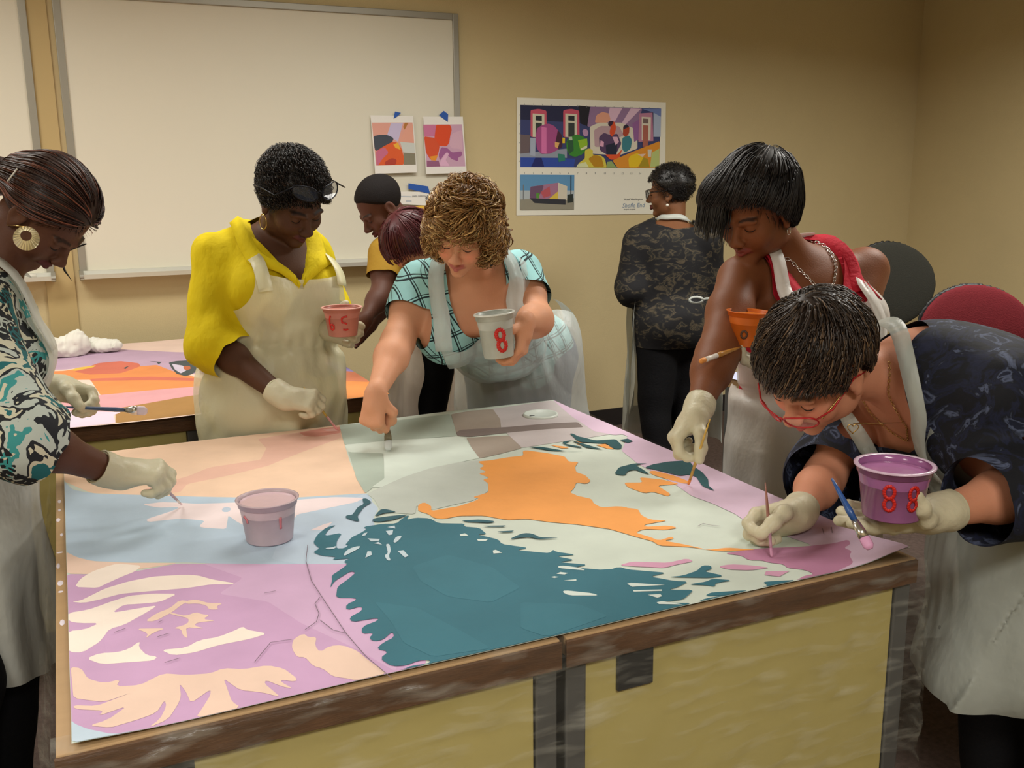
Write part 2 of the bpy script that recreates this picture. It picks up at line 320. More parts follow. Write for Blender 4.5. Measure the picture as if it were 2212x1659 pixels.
def text_mesh(name, body, loc, size, m, parent, ext=.0002, sx=1.0, shear=0.0):
    c = bpy.data.curves.new(name, 'FONT'); c.body = body; c.size = size; c.extrude = ext; c.resolution_u = 2; c.shear = shear
    o = bpy.data.objects.new(name, c); COL.objects.link(o); dg = bpy.context.evaluated_depsgraph_get(); me = bpy.data.meshes.new_from_object(o.evaluated_get(dg)); bpy.data.objects.remove(o, do_unlink=True)
    V = np.zeros(len(me.vertices)*3); me.vertices.foreach_get('co', V); V = V.reshape(-1, 3); F = [list(p.vertices) for p in me.polygons]
    W = np.column_stack([loc[0]+V[:, 0]*sx, loc[1]-V[:, 2], loc[2]+V[:, 1]])
    return mesh_obj(name, W, F, m, parent, False)
M_ink = mat('ink_grey', (120, 122, 128), .6); M_inkb = mat('ink_bluegrey', (128, 150, 176), .6); M_inkg = mat('ink_green', (170, 185, 40), .6); M_inkd = mat('ink_dark', (70, 70, 74), .6)
tag(poster, 'white poster of the mural design with a building photograph below, on the tan wall', 'poster')
for i in range(16):
    p = on_y(1131+i*19.1, 224+i*.62, YW); text_mesh('printed_number', str(i+1), (p[0], YW-.0049, p[2]-.01), .016, M_ink, poster)
    q = on_y(1131+i*19.1, 372.5+i*.1, YW)
    if i < 14: text_mesh('printed_number', str(i+1), (q[0], YW-.0049, q[2]-.008), .016, M_ink, poster)
for i in range(6):
    p = on_y(1120.5, 250+i*20, YW); text_mesh('printed_number', str(i+1), (p[0]-.003, YW-.0049, p[2]), .013, M_ink, poster)
p = on_y(1347, 433, YW); text_mesh('printed_text', 'Mural Washington', (p[0], YW-.0049, p[2]), .017, M_inkd, poster)
p = on_y(1343, 444, YW); text_mesh('printed_title', 'Shofle End', (p[0], YW-.0049, p[2]-.012), .036, M_inkb, poster, shear=.2)
p = on_y(1346, 452, YW); text_mesh('printed_text', 'design in progress', (p[0], YW-.0049, p[2]-.004), .011, M_ink, poster)

# two taped prints, and the sheet below them
def sheet(name, quad, items, label, group=None, curl=.012):
    pr = Painting(planeW, lift=.00006); pr.poly([CW(p) for p in quad], (236, 234, 228))
    for pts, c in items: pr.poly(pts, c, CW)
    V0 = np.concatenate(pr.V); zmin, zmax = V0[:, 1].min(), V0[:, 1].max()
    pr.zfn = None
    o = pr.build(name, M_print, lambda u, v, h: np.column_stack([u, YW-.0285-h-curl*((zmax-v)/(zmax-zmin)), v]))
    return tag(o, label, 'print', group)
sheet('art_print', [(395, 205), (1030, 215), (1078, 1055), (455, 1075)], [
    ([(415, 315), (1020, 313), (1060, 940), (470, 955)], (225, 165, 150)), ([(700, 320), (880, 316), (800, 600), (640, 500)], (200, 190, 222)), ([(905, 316), (960, 316), (900, 420), (880, 380)], (180, 120, 60)),
    ([(910, 420), (1025, 340), (1040, 610), (820, 600)], (228, 165, 145)), ([(830, 600), (1045, 620), (1050, 770), (880, 760)], (205, 210, 205)), ([(880, 760), (1055, 775), (1060, 940), (880, 940)], (135, 130, 110)),
    ([(435, 515), (540, 495), (650, 500), (740, 545), (700, 640), (560, 700), (470, 740), (450, 700)], (70, 76, 88)), ([(470, 740), (600, 660), (720, 600), (790, 610), (850, 700), (885, 830), (880, 942), (480, 952)], (222, 96, 48)),
    ([(730, 640), (800, 610), (840, 720), (760, 690)], (240, 180, 60)), ([(470, 740), (600, 680), (660, 760), (560, 860), (500, 950), (475, 952)], (200, 110, 140)), ([(600, 900), (700, 840), (780, 860), (760, 945), (600, 948)], (178, 66, 50))],
    'left of the two taped prints on the whiteboard, orange forehead under dark hair', 'prints taped to the whiteboard')
sheet('art_print', [(1180, 225), (1770, 225), (1815, 1060), (1210, 1080)], [
    ([(1178, 345), (1755, 340), (1797, 965), (1222, 972)], (205, 165, 190)), ([(1180, 345), (1380, 345), (1360, 520), (1190, 520)], (205, 120, 160)),
    ([(1370, 345), (1580, 345), (1605, 420), (1580, 500), (1560, 620), (1520, 670), (1400, 660), (1340, 560)], (222, 78, 38)), ([(1190, 520), (1340, 540), (1420, 660), (1400, 760), (1350, 870), (1280, 870), (1215, 760)], (216, 84, 48)), ([(1270, 820), (1390, 800), (1360, 880), (1290, 875)], (232, 150, 50)),
    ([(1440, 680), (1530, 690), (1600, 760), (1750, 740), (1750, 810), (1690, 830), (1690, 890), (1600, 860), (1500, 770), (1420, 880), (1400, 800)], (160, 96, 150)), ([(1420, 900), (1520, 750), (1560, 780), (1500, 870), (1570, 960), (1420, 960)], (226, 180, 210)), ([(1600, 700), (1560, 640), (1600, 480), (1750, 420), (1760, 720), (1680, 700)], (215, 175, 195)),
    ([(1225, 880), (1400, 880), (1420, 965), (1225, 970)], (150, 96, 130))],
    'right of the two taped prints on the whiteboard, orange profile over mauve collar', 'prints taped to the whiteboard')
inf = sheet('info_sheet', [(690, 1340), (1560, 1340), (1555, 1560), (690, 1520)], [([(830, 1400), (1000, 1405), (1000, 1425), (830, 1420)], (190, 198, 205)), ([(920, 1465), (1005, 1465), (1005, 1495), (920, 1495)], (190, 196, 202))], 'white information sheet taped under the two prints, behind the curly-haired painter', curl=.004)
p = on_y(*CW((1010, 1415)), YW); text_mesh('printed_text', 'paint colours', (p[0], YW-.0335, p[2]), .014, M_ink, inf)
p = on_y(*CW((1205, 1440)), YW); text_mesh('printed_title', 'shofle wellbeing', (p[0], YW-.0335, p[2]), .026, M_inkd, inf)
p = on_y(*CW((1205, 1480)), YW); text_mesh('printed_title', 'Shofle End Mural', (p[0], YW-.0335, p[2]), .026, M_inkd, inf)
M_tape = mat('blue_masking_tape', (44, 92, 178), .7)
def tape(pts, label):
    pr = [on_y(*CW(q), YW) for q in pts]; V = [(a[0], YW-.0300-k*.0012, a[2]) for k in (0, 1) for a in pr]; n = len(pr)
    F = [tuple(range(n-1, -1, -1)), tuple(range(n, 2*n))]+[(i, (i+1) % n, n+(i+1) % n, n+i) for i in range(n)]
    tag(mesh_obj('tape_strip', np.array(V), F, M_tape, None, False), label, 'tape', 'strips of blue tape on the whiteboard')
tape([(755, 150), (845, 170), (800, 215), (735, 258)], 'blue tape piece holding the left print')
tape([(1480, 140), (1545, 190), (1540, 305), (1410, 205)], 'blue tape piece holding the right print')
tape([(955, 1215), (1245, 1262), (1278, 1372), (955, 1300)], 'long blue tape strip holding the information sheet')

# ------------------------------------------------------------------ tables
M_wood = mat('table_laminate', (184, 150, 108), .4, var=.06, vscale=5, stretch=(1, 8, 1)); M_edge = mat('table_edge_brown', (92, 62, 38), .45, var=.3, vscale=14, stretch=(1, 1, 6), bump=.2)
M_panel = mat('modesty_panel_beige', (186, 172, 108), .55, var=.03); M_leg = mat('leg_grey_metal', (92, 92, 90), .5, metal=.2); M_dark = mat('bracket_dark', (44, 44, 44), .5); M_paint = mat('dried_paint', (232, 222, 232), .5)
def desk(x0, x1, y0, y1, label, group, paint=False, legs=(0, 1), z=.748):
    t = empty('work_table', ((x0+x1)/2, (y0+y1)/2, 0), label, 'table', group)
    MB().box((x0+.002, y0+.002, z-.034), (x1-.002, y1-.002, z), .002).build('tabletop', M_wood, t)
    MB().box((x0, y0-.003, z-.05), (x1, y0+.004, z-.003), .0015).build('edge_band', M_edge, t)
    MB().box((x0, y1-.004, z-.05), (x1, y1+.003, z-.003), .0015).build('edge_band', M_edge, t)
    MB().box((x0+.04, y0+.012, .1), (x1-.045, y0+.03, z-.034), .002).build('modesty_panel', M_panel, t)
    for i in legs:
        lx = (x0+.004, x1-.042)[i]; MB().box((lx, y0+.008, 0), (lx+.038, y0+.06, z-.034), .003).build('leg', M_leg, t); MB().box((lx, y1-.06, 0), (lx+.038, y1-.008, z-.034), .003).build('leg', M_leg, t)
    MB().box((x0+.1, y0+.004, z-.12), (x0+.17, y0+.0115, z-.05), .002).build('bracket', M_dark, t)
    if paint:
        for i in range(9):
            y = y0+.42+i*.085+rng.rand()*.06; x = x0+.006+rng.rand()*.008; rx, ry = .002+rng.rand()*.005, .004+rng.rand()*.012; MB().lathe([(0, .0006), (.8, .0006), (1, 0)], (0, 0, 0), 9, np.array([[rx, 0, 0], [0, ry, 0], [0, 0, 1]])).add([(0, 0, 0)], []).build('paint_mark', M_paint, t) if False else MB().sphere((x, y, z), (rx, ry, .0007), 8).build('paint_mark', M_paint, t)
    return t
TX0, TX1, TY0, TY1 = -.074, 1.436, 1.262, 2.785; TM = .667
desk(TX0, TM-.004, TY0, TY1, 'left of the two near tables pushed together under the big painted canvas', 'near tables under the big canvas', True)
desk(TM+.004, TX1, TY0, TY1, 'right of the two near tables pushed together under the big painted canvas', 'near tables under the big canvas')
desk(-.95, .345, 3.13, 4.72, 'left of the two far tables behind the painter in yellow', 'far tables by the whiteboard')
desk(.352, .94, 3.13, 4.72, 'right of the two far tables behind the painter in yellow', 'far tables by the whiteboard')

# big canvas
def planeT(x, y): p = on_z(x, y, .7515); return (p[0], p[1])
CX0, CX1, CY0, CY1 = -.052, 1.424, 1.270, 2.772
def relief(u, v):
    fl = np.exp(-((u-CX0)/.10)**2)*np.exp(-((v-CY0)/.07)**2); fr = np.exp(-((u-CX1)/.09)**2)*np.exp(-((v-CY0)/.09)**2)
    return .0022*(np.sin(u*9+v*4)+1)*.5+.0016*(np.sin(v*14-u*5)+1)*.5+.005*fl+.018*fr+.004*np.exp(-((u-CX0)/.03)**2)*(1+np.sin(v*13))
pt = Painting(planeT, relief, step=.03, lift=.00003)
pt.rect_uv(CX0, CY0, CX1, CY1, (206, 216, 204))
def clampuv(p):
    a = planeT(*p); return (min(max(a[0], CX0+.0005), CX1-.0005), min(max(a[1], CY0+.0005), CY1-.0005))
pt.uv = clampuv
PEACH, PINK, ROSE, BLUE, SPL, PURP, CREAM, TAN = (236, 203, 176), (230, 186, 168), (220, 152, 138), (184, 204, 222), (240, 224, 226), (204, 164, 202), (248, 234, 222), (236, 206, 188)
TEAL, MINT, GRN, ORG, WG, WG2, LIL, MAU, EYE, LBL = (54, 112, 128), (212, 224, 214), (176, 190, 178), (244, 166, 88), (166, 154, 142), (134, 122, 118), (216, 190, 212), (190, 132, 164), (44, 88, 94), (192, 210, 228)
P_ = lambda cr, c, *polys: [pt.poly(q, c, cr) for q in polys]
P_(C1, PEACH, [(-60, 430), (400, 345), (1000, 288), (1500, 225), (1945, 165), (1975, 330), (2010, 440), (2070, 570), (2130, 660), (1650, 684), (1300, 680), (900, 672), (500, 665), (250, 655), (-60, 605)])
P_(C1, PINK, [(1380, 285), (1560, 250), (1940, 200), (1950, 275), (1700, 370), (1450, 470), (1200, 530), (900, 590), (850, 645), (700, 655), (560, 648), (700, 590), (900, 540), (1050, 480), (1400, 430), (1440, 350)])
P_(C1, ROSE, [(1660, 236), (1840, 204), (1944, 195), (1946, 240), (1880, 252), (1780, 268), (1700, 262)])
P_(C1, (228, 178, 168), [(1820, 216), (1900, 208), (1930, 228), (1850, 226)])
P_(C1, BLUE, [(-30, 602), (120, 640), (300, 660), (700, 668), (1300, 680), (1650, 685), (2130, 662), (2160, 700), (2180, 900), (2080, 1132), (1200, 1138), (900, 1130), (500, 1135), (250, 1125), (150, 1110), (60, 1080)])
P_(C4, LBL, [(-10, 180), (200, 160), (350, 100), (440, 60), (480, 110), (530, 160), (480, 250), (400, 400), (330, 535), (-10, 535), (-200, 500), (-100, 250)])
P_(C1, SPL, [(590, 730), (720, 712), (840, 714), (960, 722), (1300, 712), (1290, 740), (1660, 700), (1900, 685), (2110, 690), (2050, 720), (1800, 770), (1650, 800), (1600, 870), (1300, 880), (1240, 850), (1180, 805), (1165, 900), (1000, 890), (980, 880), (1020, 840), (850, 825), (630, 850), (620, 830), (800, 770), (850, 745), (700, 750)], [(1735, 905), (1830, 865), (1890, 850), (1840, 900)])
P_(C1, (190, 204, 222), [(1135, 755), (1170, 742), (1200, 755), (1185, 780), (1140, 780)])
P_(C1, TAN, [(60, 1082), (150, 1110), (250, 1126), (500, 1137), (840, 1136), (700, 1160), (500, 1190), (250, 1215), (60, 1220)])
P_(C2, PURP, [(50, 190), (200, 185), (490, 165), (750, 115), (1300, 112), (1780, 112), (2300, 112), (2300, 780), (1700, 900), (1100, 1060), (560, 1185), (350, 1180), (200, 1150), (90, 1100)])
P_(C2, (212, 176, 210), [(900, 112), (1780, 112), (1900, 300), (2100, 700), (2100, 800), (1850, 640), (1500, 480), (1300, 350), (1000, 300), (1150, 200)])
P_(C2, CREAM, [(120, 260), (150, 215), (220, 170), (300, 140), (380, 118), (528, 130), (490, 165), (400, 200), (300, 245), (260, 265)], [(95, 350), (150, 345), (300, 270), (450, 225), (600, 195), (780, 183), (870, 185), (960, 210), (1090, 232), (1090, 240), (960, 240), (800, 265), (560, 285), (400, 300), (250, 340), (170, 358)],
   [(76, 425), (200, 400), (330, 350), (450, 312), (600, 298), (748, 300), (640, 350), (500, 362), (420, 365), (345, 415), (500, 390), (628, 370), (540, 425), (420, 490), (330, 515), (270, 600), (170, 675), (84, 680), (78, 545), (180, 530), (270, 480), (150, 490), (78, 480)],
   [(190, 710), (280, 665), (380, 660), (450, 640), (520, 590), (510, 630), (560, 680), (628, 688), (600, 712), (400, 725), (280, 735)], [(648, 648), (800, 635), (880, 590), (1000, 570), (1100, 530), (1150, 505), (1170, 525), (1300, 548), (1200, 580), (1000, 620), (850, 665), (720, 682)])
P_(C2, TAN, [(548, 470), (620, 420), (700, 390), (760, 340), (820, 345), (770, 370), (720, 412), (610, 470)], [(800, 345), (860, 335), (940, 360), (1030, 360), (985, 380), (1000, 400), (940, 400), (930, 375), (870, 360), (800, 365)],
   [(700, 415), (800, 440), (860, 415), (900, 430), (950, 435), (900, 460), (990, 470), (870, 480), (850, 500), (920, 520), (800, 510), (810, 580), (780, 560), (770, 520), (720, 515), (810, 490), (820, 455), (700, 425)], [(495, 515), (680, 515), (600, 540), (550, 580), (570, 545)],
   [(1450, 610), (1460, 580), (1520, 545), (1550, 570), (1600, 565), (1590, 620), (1620, 660), (1680, 620), (1760, 615), (1850, 650), (1920, 710), (2060, 830), (1900, 820), (1850, 845), (1780, 820), (1700, 810), (1640, 760), (1580, 745), (1530, 690), (1480, 690), (1450, 640)],
   [(95, 765), (160, 770), (200, 830), (300, 850), (400, 825), (370, 870), (520, 860), (660, 790), (800, 800), (950, 790), (1030, 758), (1150, 765), (1300, 740), (1400, 760), (1480, 820), (1470, 840), (1390, 830), (1380, 840), (1460, 885), (1390, 870), (1290, 830), (1280, 850), (1380, 935), (1270, 905), (1130, 890), (1030, 820), (1060, 900), (1080, 960), (1150, 1030), (870, 1105), (900, 1000), (950, 920), (950, 885), (830, 970), (800, 900), (760, 850), (770, 930), (750, 980), (690, 1070), (570, 1168), (640, 1070), (680, 990), (670, 950), (620, 1030), (520, 1070), (400, 1110), (340, 1130), (200, 1120), (320, 1080), (440, 990), (260, 1055), (300, 1020), (120, 1010), (110, 985), (250, 990), (470, 905), (300, 965), (112, 945)])
P_(C2, (196, 214, 230), [(60, 1090), (120, 1105), (200, 1142), (350, 1172), (560, 1180), (600, 1215), (340, 1280), (60, 1300)])
P_(C3, GRN, [(262, 185), (640, 160), (1020, 118), (1060, 230), (1060, 262), (640, 290), (300, 325), (290, 300)], [(320, 372), (560, 372), (572, 560), (470, 640), (440, 662), (380, 560), (340, 420)])
P_(C3, MINT, [(300, 325), (640, 290), (1060, 265), (1110, 275), (1170, 350), (1225, 415), (1100, 440), (900, 480), (700, 550), (560, 622), (480, 622), (570, 560), (565, 380), (330, 375), (310, 350)])
P_(C3, (196, 204, 196), [(450, 665), (700, 550), (900, 480), (1100, 440), (1260, 425), (1280, 640), (1180, 705), (900, 770), (790, 740), (780, 800), (600, 790), (540, 770), (500, 700)])
P_(C3, (198, 190, 190), [(1300, 82), (1700, 20), (1760, 30), (1930, 180), (2140, 250), (1900, 290), (1510, 348), (1480, 320), (1420, 262), (1370, 210)])
P_(C3, WG, [(1025, 120), (1160, 95), (1310, 82), (1360, 150), (1368, 215), (1060, 240)], [(1130, 275), (1420, 262), (1510, 350), (1350, 390), (1220, 418), (1170, 350)])
P_(C3, WG2, [(1058, 240), (1090, 222), (1400, 205), (1700, 180), (1890, 170), (1910, 190), (1930, 208), (1700, 220), (1400, 245), (1150, 270), (1070, 262)])
P_(C3, LIL, [(1690, -10), (1900, 40), (2300, 190), (2300, 240), (2140, 260), (2000, 235), (1850, 130)])
P_(C5, LIL, [(-40, 20), (150, 30), (450, 180), (700, 300), (1100, 500), (1450, 660), (1700, 740), (2400, 900), (2400, 1300), (2000, 1300), (1850, 1200), (1700, 1090), (1560, 930), (1150, 790), (1050, 720), (900, 650), (760, 600), (640, 520), (400, 390), (290, 300), (330, 200), (150, 140), (-40, 70)])
_c = [clampuv(C5(q)) for q in ((1560, 900), (1850, 830), (2090, 880))]+[(CX1-.0005, CY0+.08), (CX1-.0005, CY0+.0005), (CX1-.12, CY0+.0005), clampuv(C5((1700, 1110)))]
pt.poly(_c, LIL, raw=True)
P_(C5, MAU, [(980, 995), (1100, 975), (1200, 960), (1500, 945), (1720, 925), (1815, 905), (1830, 940), (1780, 960), (1840, 985), (1820, 1010), (1850, 1060), (1750, 1120), (1500, 1200), (1475, 1175), (1520, 1140), (1590, 1130), (1520, 1100), (1400, 1090), (1380, 1065), (1280, 1055), (1230, 1040), (1140, 1040), (1100, 1010)])
P_(C5, (212, 158, 186), [(270, 1075), (360, 1050), (600, 1060), (730, 1030), (775, 1050), (650, 1075), (580, 1095), (400, 1085)], [(935, 1085), (1020, 1070), (1150, 1075), (1290, 1090), (1150, 1110), (1000, 1105)], [(1250, 1140), (1260, 1115), (1420, 1110), (1350, 1150)])
P_(C3, ORG, [(1515, 370), (1540, 365), (1690, 385), (1800, 405), (1830, 440), (1895, 440), (1870, 475), (1880, 510), (1940, 530), (1978, 570), (1950, 592), (1880, 580), (1865, 620), (1835, 650), (1900, 680), (1990, 705), (1995, 725), (2050, 755), (2170, 745), (2240, 755), (2240, 940), (2100, 900), (1900, 875), (1700, 860), (1550, 840), (1400, 845), (1250, 815), (1080, 815), (980, 835), (910, 830), (870, 800), (800, 780), (800, 740), (840, 720), (890, 745), (890, 780), (1000, 760), (1070, 750), (1190, 710), (1220, 690), (1170, 685), (1280, 650), (1280, 590), (1240, 560), (1290, 550), (1210, 520), (1270, 510), (1215, 485), (1255, 470), (1205, 440), (1300, 430), (1420, 410), (1520, 400)], [(1700, 330), (1800, 340), (1830, 350), (1780, 352)], [(1860, 305), (1890, 303), (1960, 335), (1900, 330)])
P_(C5, ORG, [(-40, 612), (0, 605), (90, 625), (90, 655), (150, 685), (300, 680), (400, 690), (420, 730), (480, 760), (600, 765), (440, 795), (450, 810), (600, 800), (670, 815), (590, 830), (440, 825), (380, 850), (480, 880), (540, 905), (630, 875), (640, 895), (570, 905), (700, 930), (870, 970), (1000, 955), (1200, 968), (1000, 980), (900, 975), (750, 950), (540, 940), (500, 910), (370, 875), (230, 830), (-40, 795)],
   [(305, 515), (430, 515), (410, 480), (560, 495), (680, 525), (530, 535), (620, 590), (600, 605), (500, 575), (440, 585), (330, 545)], [(470, 445), (500, 435), (640, 470), (760, 515), (720, 525), (600, 495), (500, 465)], [(115, 262), (180, 255), (240, 290), (190, 285)])
P_(C4, TEAL, [(85, 390), (110, 340), (170, 290), (245, 270), (190, 300), (160, 345), (280, 325), (245, 380), (240, 430), (300, 430), (330, 400), (300, 410), (345, 355), (400, 330), (450, 300), (425, 285), (560, 265), (650, 265), (700, 225), (740, 205), (720, 240), (780, 225), (880, 230), (940, 265), (1120, 270), (1110, 290), (1220, 300), (1270, 345), (1200, 345), (1350, 380), (1370, 410), (1555, 435), (1470, 450), (1700, 470), (1720, 445), (1740, 460), (1880, 480), (1740, 490), (1870, 515), (1760, 530), (1960, 548), (1850, 570), (2000, 585), (2230, 575), (2230, 1010), (1450, 1180), (640, 1360), (700, 1270), (760, 1240), (880, 1235), (885, 1200), (800, 1205), (720, 1240), (620, 1245), (540, 1190), (600, 1140), (515, 1125), (560, 1080), (640, 1040), (625, 1000), (560, 1060), (500, 1070), (465, 1050), (500, 1010), (415, 1020), (420, 970), (530, 925), (520, 910), (350, 940), (330, 910), (420, 860), (415, 830), (310, 860), (310, 820), (380, 790), (370, 775), (240, 775), (250, 700), (330, 640), (375, 600), (340, 590), (230, 660), (200, 710), (215, 650), (210, 620), (270, 580), (320, 540), (290, 520), (340, 500), (210, 510), (245, 490), (140, 480), (80, 455), (130, 430), (105, 410)])
P_(C5, TEAL, [(-60, 1085), (200, 1110), (270, 1085), (330, 1105), (590, 1130), (480, 1155), (640, 1185), (740, 1190), (660, 1230), (600, 1245), (770, 1245), (750, 1270), (700, 1310), (530, 1330), (770, 1335), (640, 1365), (700, 1375), (520, 1460), (-60, 1600)],
   [(600, 1160), (700, 1150), (800, 1115), (830, 1080), (890, 1080), (895, 1105), (840, 1120), (980, 1150), (880, 1165)], [(735, 1210), (860, 1190), (900, 1170), (1035, 1180), (920, 1200), (915, 1225), (870, 1215)], [(875, 1270), (900, 1262), (1180, 1265), (1000, 1290), (850, 1285)], [(805, 1325), (850, 1303), (1020, 1290), (1060, 1310), (880, 1340)], [(1235, 1190), (1300, 1183), (1490, 1187), (1270, 1250), (1275, 1210)])
P_(C4, (58, 117, 133), [(760, 560), (1000, 480), (1300, 560), (1500, 700), (1300, 800), (1000, 760), (820, 660)], [(500, 800), (800, 840), (1100, 1000), (1300, 1120), (900, 1180), (700, 1080), (620, 940)], [(1500, 800), (1900, 820), (2100, 900), (1700, 1060), (1500, 980)])
P_(C4, (214, 226, 220), [(1785, 735), (1800, 722), (1990, 745), (2035, 762), (1830, 758)], [(1795, 655), (1880, 648), (1880, 658)], [(1745, 610), (1770, 598), (1825, 605), (1800, 615)], [(1706, 632), (1730, 626), (1762, 632), (1730, 638)], [(1755, 557), (1800, 555), (1900, 570), (1950, 590), (1850, 580), (1760, 572)], [(1085, 345), (1120, 338), (1145, 355), (1090, 357)], [(1200, 378), (1280, 378), (1260, 392), (1210, 390)], [(1310, 455), (1330, 450), (1375, 470), (1315, 475)])
P_(C5, (214, 226, 220), [(325, 1205), (350, 1198), (580, 1215), (360, 1225)], [(365, 1248), (560, 1245), (560, 1255), (370, 1258)], [(465, 1280), (550, 1275), (560, 1290), (530, 1300)], [(525, 1330), (560, 1322), (700, 1345), (540, 1342)])
P_(C4, (198, 216, 226), [(455, 365), (540, 370), (530, 385), (480, 385)], [(500, 400), (530, 390), (555, 410)], [(580, 315), (630, 310), (625, 340), (600, 345)], [(590, 290), (640, 280), (645, 300)], [(630, 390), (650, 355), (690, 350), (680, 370), (645, 400)], [(580, 405), (605, 405), (615, 450), (600, 490), (615, 520), (590, 520), (570, 485), (595, 470)], [(440, 500), (455, 455), (480, 455), (485, 480)], [(660, 455), (700, 450), (735, 490), (710, 500)], [(415, 350), (430, 330), (455, 325), (440, 345)], [(300, 460), (330, 435), (400, 415), (405, 430), (340, 465), (290, 490)], [(165, 430), (220, 425), (240, 415), (235, 435), (180, 440)])
P_(C4, (50, 96, 108), [(420, 100), (450, 100), (485, 125), (430, 155), (385, 215), (400, 250), (370, 248), (300, 225), (315, 210), (350, 210), (390, 155), (430, 140)], [(540, 175), (570, 168), (660, 188), (570, 195), (500, 220)], [(485, 245), (500, 230), (620, 215), (740, 205), (640, 240), (540, 255), (500, 252)], [(1090, 250), (1230, 245), (1330, 258), (1290, 270), (1130, 260)], [(1240, 290), (1400, 288), (1380, 297), (1280, 297)], [(1340, 328), (1455, 322), (1440, 332), (1380, 335)], [(1420, 382), (1500, 345), (1550, 338), (1600, 350), (1630, 368), (1770, 370), (1620, 380), (1560, 365), (1500, 370)])
P_(C5, EYE, [(0, 210), (30, 215), (110, 235), (250, 225), (290, 265), (285, 290), (240, 290), (190, 255), (100, 250), (0, 245), (-60, 190), (-40, 190)], [(275, 230), (330, 220), (365, 238), (330, 250)], [(240, 460), (270, 415), (370, 390), (470, 390), (380, 400), (430, 430), (480, 465), (420, 450), (380, 430), (330, 440), (310, 470)], [(440, 420), (490, 400), (600, 380), (740, 372), (770, 410), (830, 450), (870, 495), (875, 540), (920, 575), (830, 540), (790, 480), (740, 465), (680, 475), (500, 430)])
P_(C3, EYE, [(1780, 315), (1850, 300), (1800, 325), (1920, 345), (1910, 352), (1810, 335)], [(1550, 345), (1640, 345), (1820, 375), (1940, 378), (1700, 370)], [(1850, 305), (1880, 310), (2060, 362), (1950, 350)])
big = pt.build('painted_canvas', M_canvas, lambda u, v, h: np.column_stack([u, v, .7515+h]))
tag(big, 'large mural canvas with teal hair, orange face and purple corner spread over the near tables', 'canvas')
# pencil lines on the cloth
M_pencil = mat('pencil', (120, 104, 118), .8)
def pencil(pts, cr, w=.0011):
    P = np.array([planeT(*cr(p)) for p in pts]); Pf = []
    for i in range(len(P)-1):
        for s_ in np.linspace(0, 1, 8)[:-1]: Pf.append(P[i]*(1-s_)+P[i+1]*s_)
    Pf = np.array(Pf+[P[-1]]); z = .7515+pt.z(Pf[:, 0], Pf[:, 1])+pt.k*pt.lift+.0001
    MB().ribbon(np.column_stack([Pf, z]), np.tile([0, 0, 1.], (len(Pf), 1)), w, th=.0002).build('pencil_mark', M_pencil, big)
for ln in ([(1545, 0), (1535, 100), (1570, 230), (1640, 340), (1780, 550), (1900, 690), (2060, 830)], [(1620, 330), (1590, 370), (1615, 430), (1600, 480), (1530, 530)], [(1620, 470), (1700, 530), (1775, 548)], [(1450, 590), (1320, 610), (1220, 730)], [(1280, 305), (1350, 290)], [(630, 485), (660, 470)], [(625, 575), (700, 553)], [(670, 733), (765, 705)], [(360, 545), (430, 520)]): pencil(ln, C2)
for ln in ([(1640, 830), (1650, 870)], [(1700, 820), (1705, 860)], [(2050, 900), (2060, 930), (2090, 925)], [(800, 810), (840, 790), (870, 800), (950, 810)]): pencil(ln, C5)

# far canvas
def relief2(u, v): return .002*(np.sin(u*11+v*3)+1)
p2 = Painting(planeT, relief2, step=.1, lift=.00005)
p2.rect_uv(-.90, 3.10, .965, 4.70, (232, 206, 192))
p2.uv = lambda p: (lambda a: (min(max(a[0], -.899), .964), min(max(a[1], 3.101), 4.699)))(planeT(*p))
Q_ = lambda cr, c, *polys: [p2.poly(q, c, cr) for q in polys]
Q_(C7, (190, 162, 186), [(-300, 420), (640, 420), (1000, 340), (2010, 382), (2600, 400), (2600, 560), (2010, 600), (1400, 530), (950, 520), (640, 548), (-300, 560)])
Q_(C7, (224, 142, 84), [(-300, 580), (640, 560), (940, 510), (1400, 520), (1560, 505), (1700, 560), (2000, 640), (3200, 640), (3200, 800), (1000, 800), (900, 650), (-300, 640)])
Q_(C7, (206, 112, 92), [(740, 570), (980, 490), (1200, 470), (1380, 490), (1400, 520), (1300, 560), (1200, 590), (900, 600)], [(900, 640), (1500, 625), (2010, 640), (2010, 665), (1500, 660), (900, 662)])
Q_(C7, (226, 186, 80), [(700, 555), (780, 530), (960, 510), (930, 530), (765, 560)])
Q_(C7, (214, 158, 164), [(-300, 820), (640, 860), (1000, 800), (2010, 720), (2600, 740), (2600, 980), (1700, 960), (640, 970), (-300, 980)])
Q_(C7, (166, 126, 74), [(1120, 940), (1500, 880), (2010, 800), (2500, 760), (2500, 990), (1700, 1020), (1150, 1080), (1150, 1000)])
Q_(C7, (222, 206, 226), [(-300, 970), (640, 960), (1210, 970), (1130, 1000), (1150, 1080), (640, 1180), (-300, 1300)])
Q_(C7, (72, 82, 84), [(1490, 468), (1610, 475), (1580, 500), (1560, 480)], [(1680, 480), (1760, 462), (2000, 450), (2200, 450), (2200, 540), (2000, 545), (1900, 600), (1850, 618), (1760, 595), (1710, 540)], [(1230, 540), (1290, 515), (1250, 550)])
Q_(C7, (206, 196, 214), [(1710, 492), (1820, 510), (1880, 545), (1800, 590), (1740, 550)]); Q_(C7, (186, 104, 70), [(1825, 515), (1890, 512), (1900, 540), (1860, 560), (1830, 545)])
Q_(C8, (196, 168, 190), [(-200, 90), (1100, 90), (1100, 330), (-200, 330)]); Q_(C8, (92, 66, 122), [(640, 98), (760, 98), (760, 200), (660, 205)]); Q_(C8, (34, 32, 56), [(740, 98), (1200, 98), (1200, 190), (880, 190), (740, 180)])
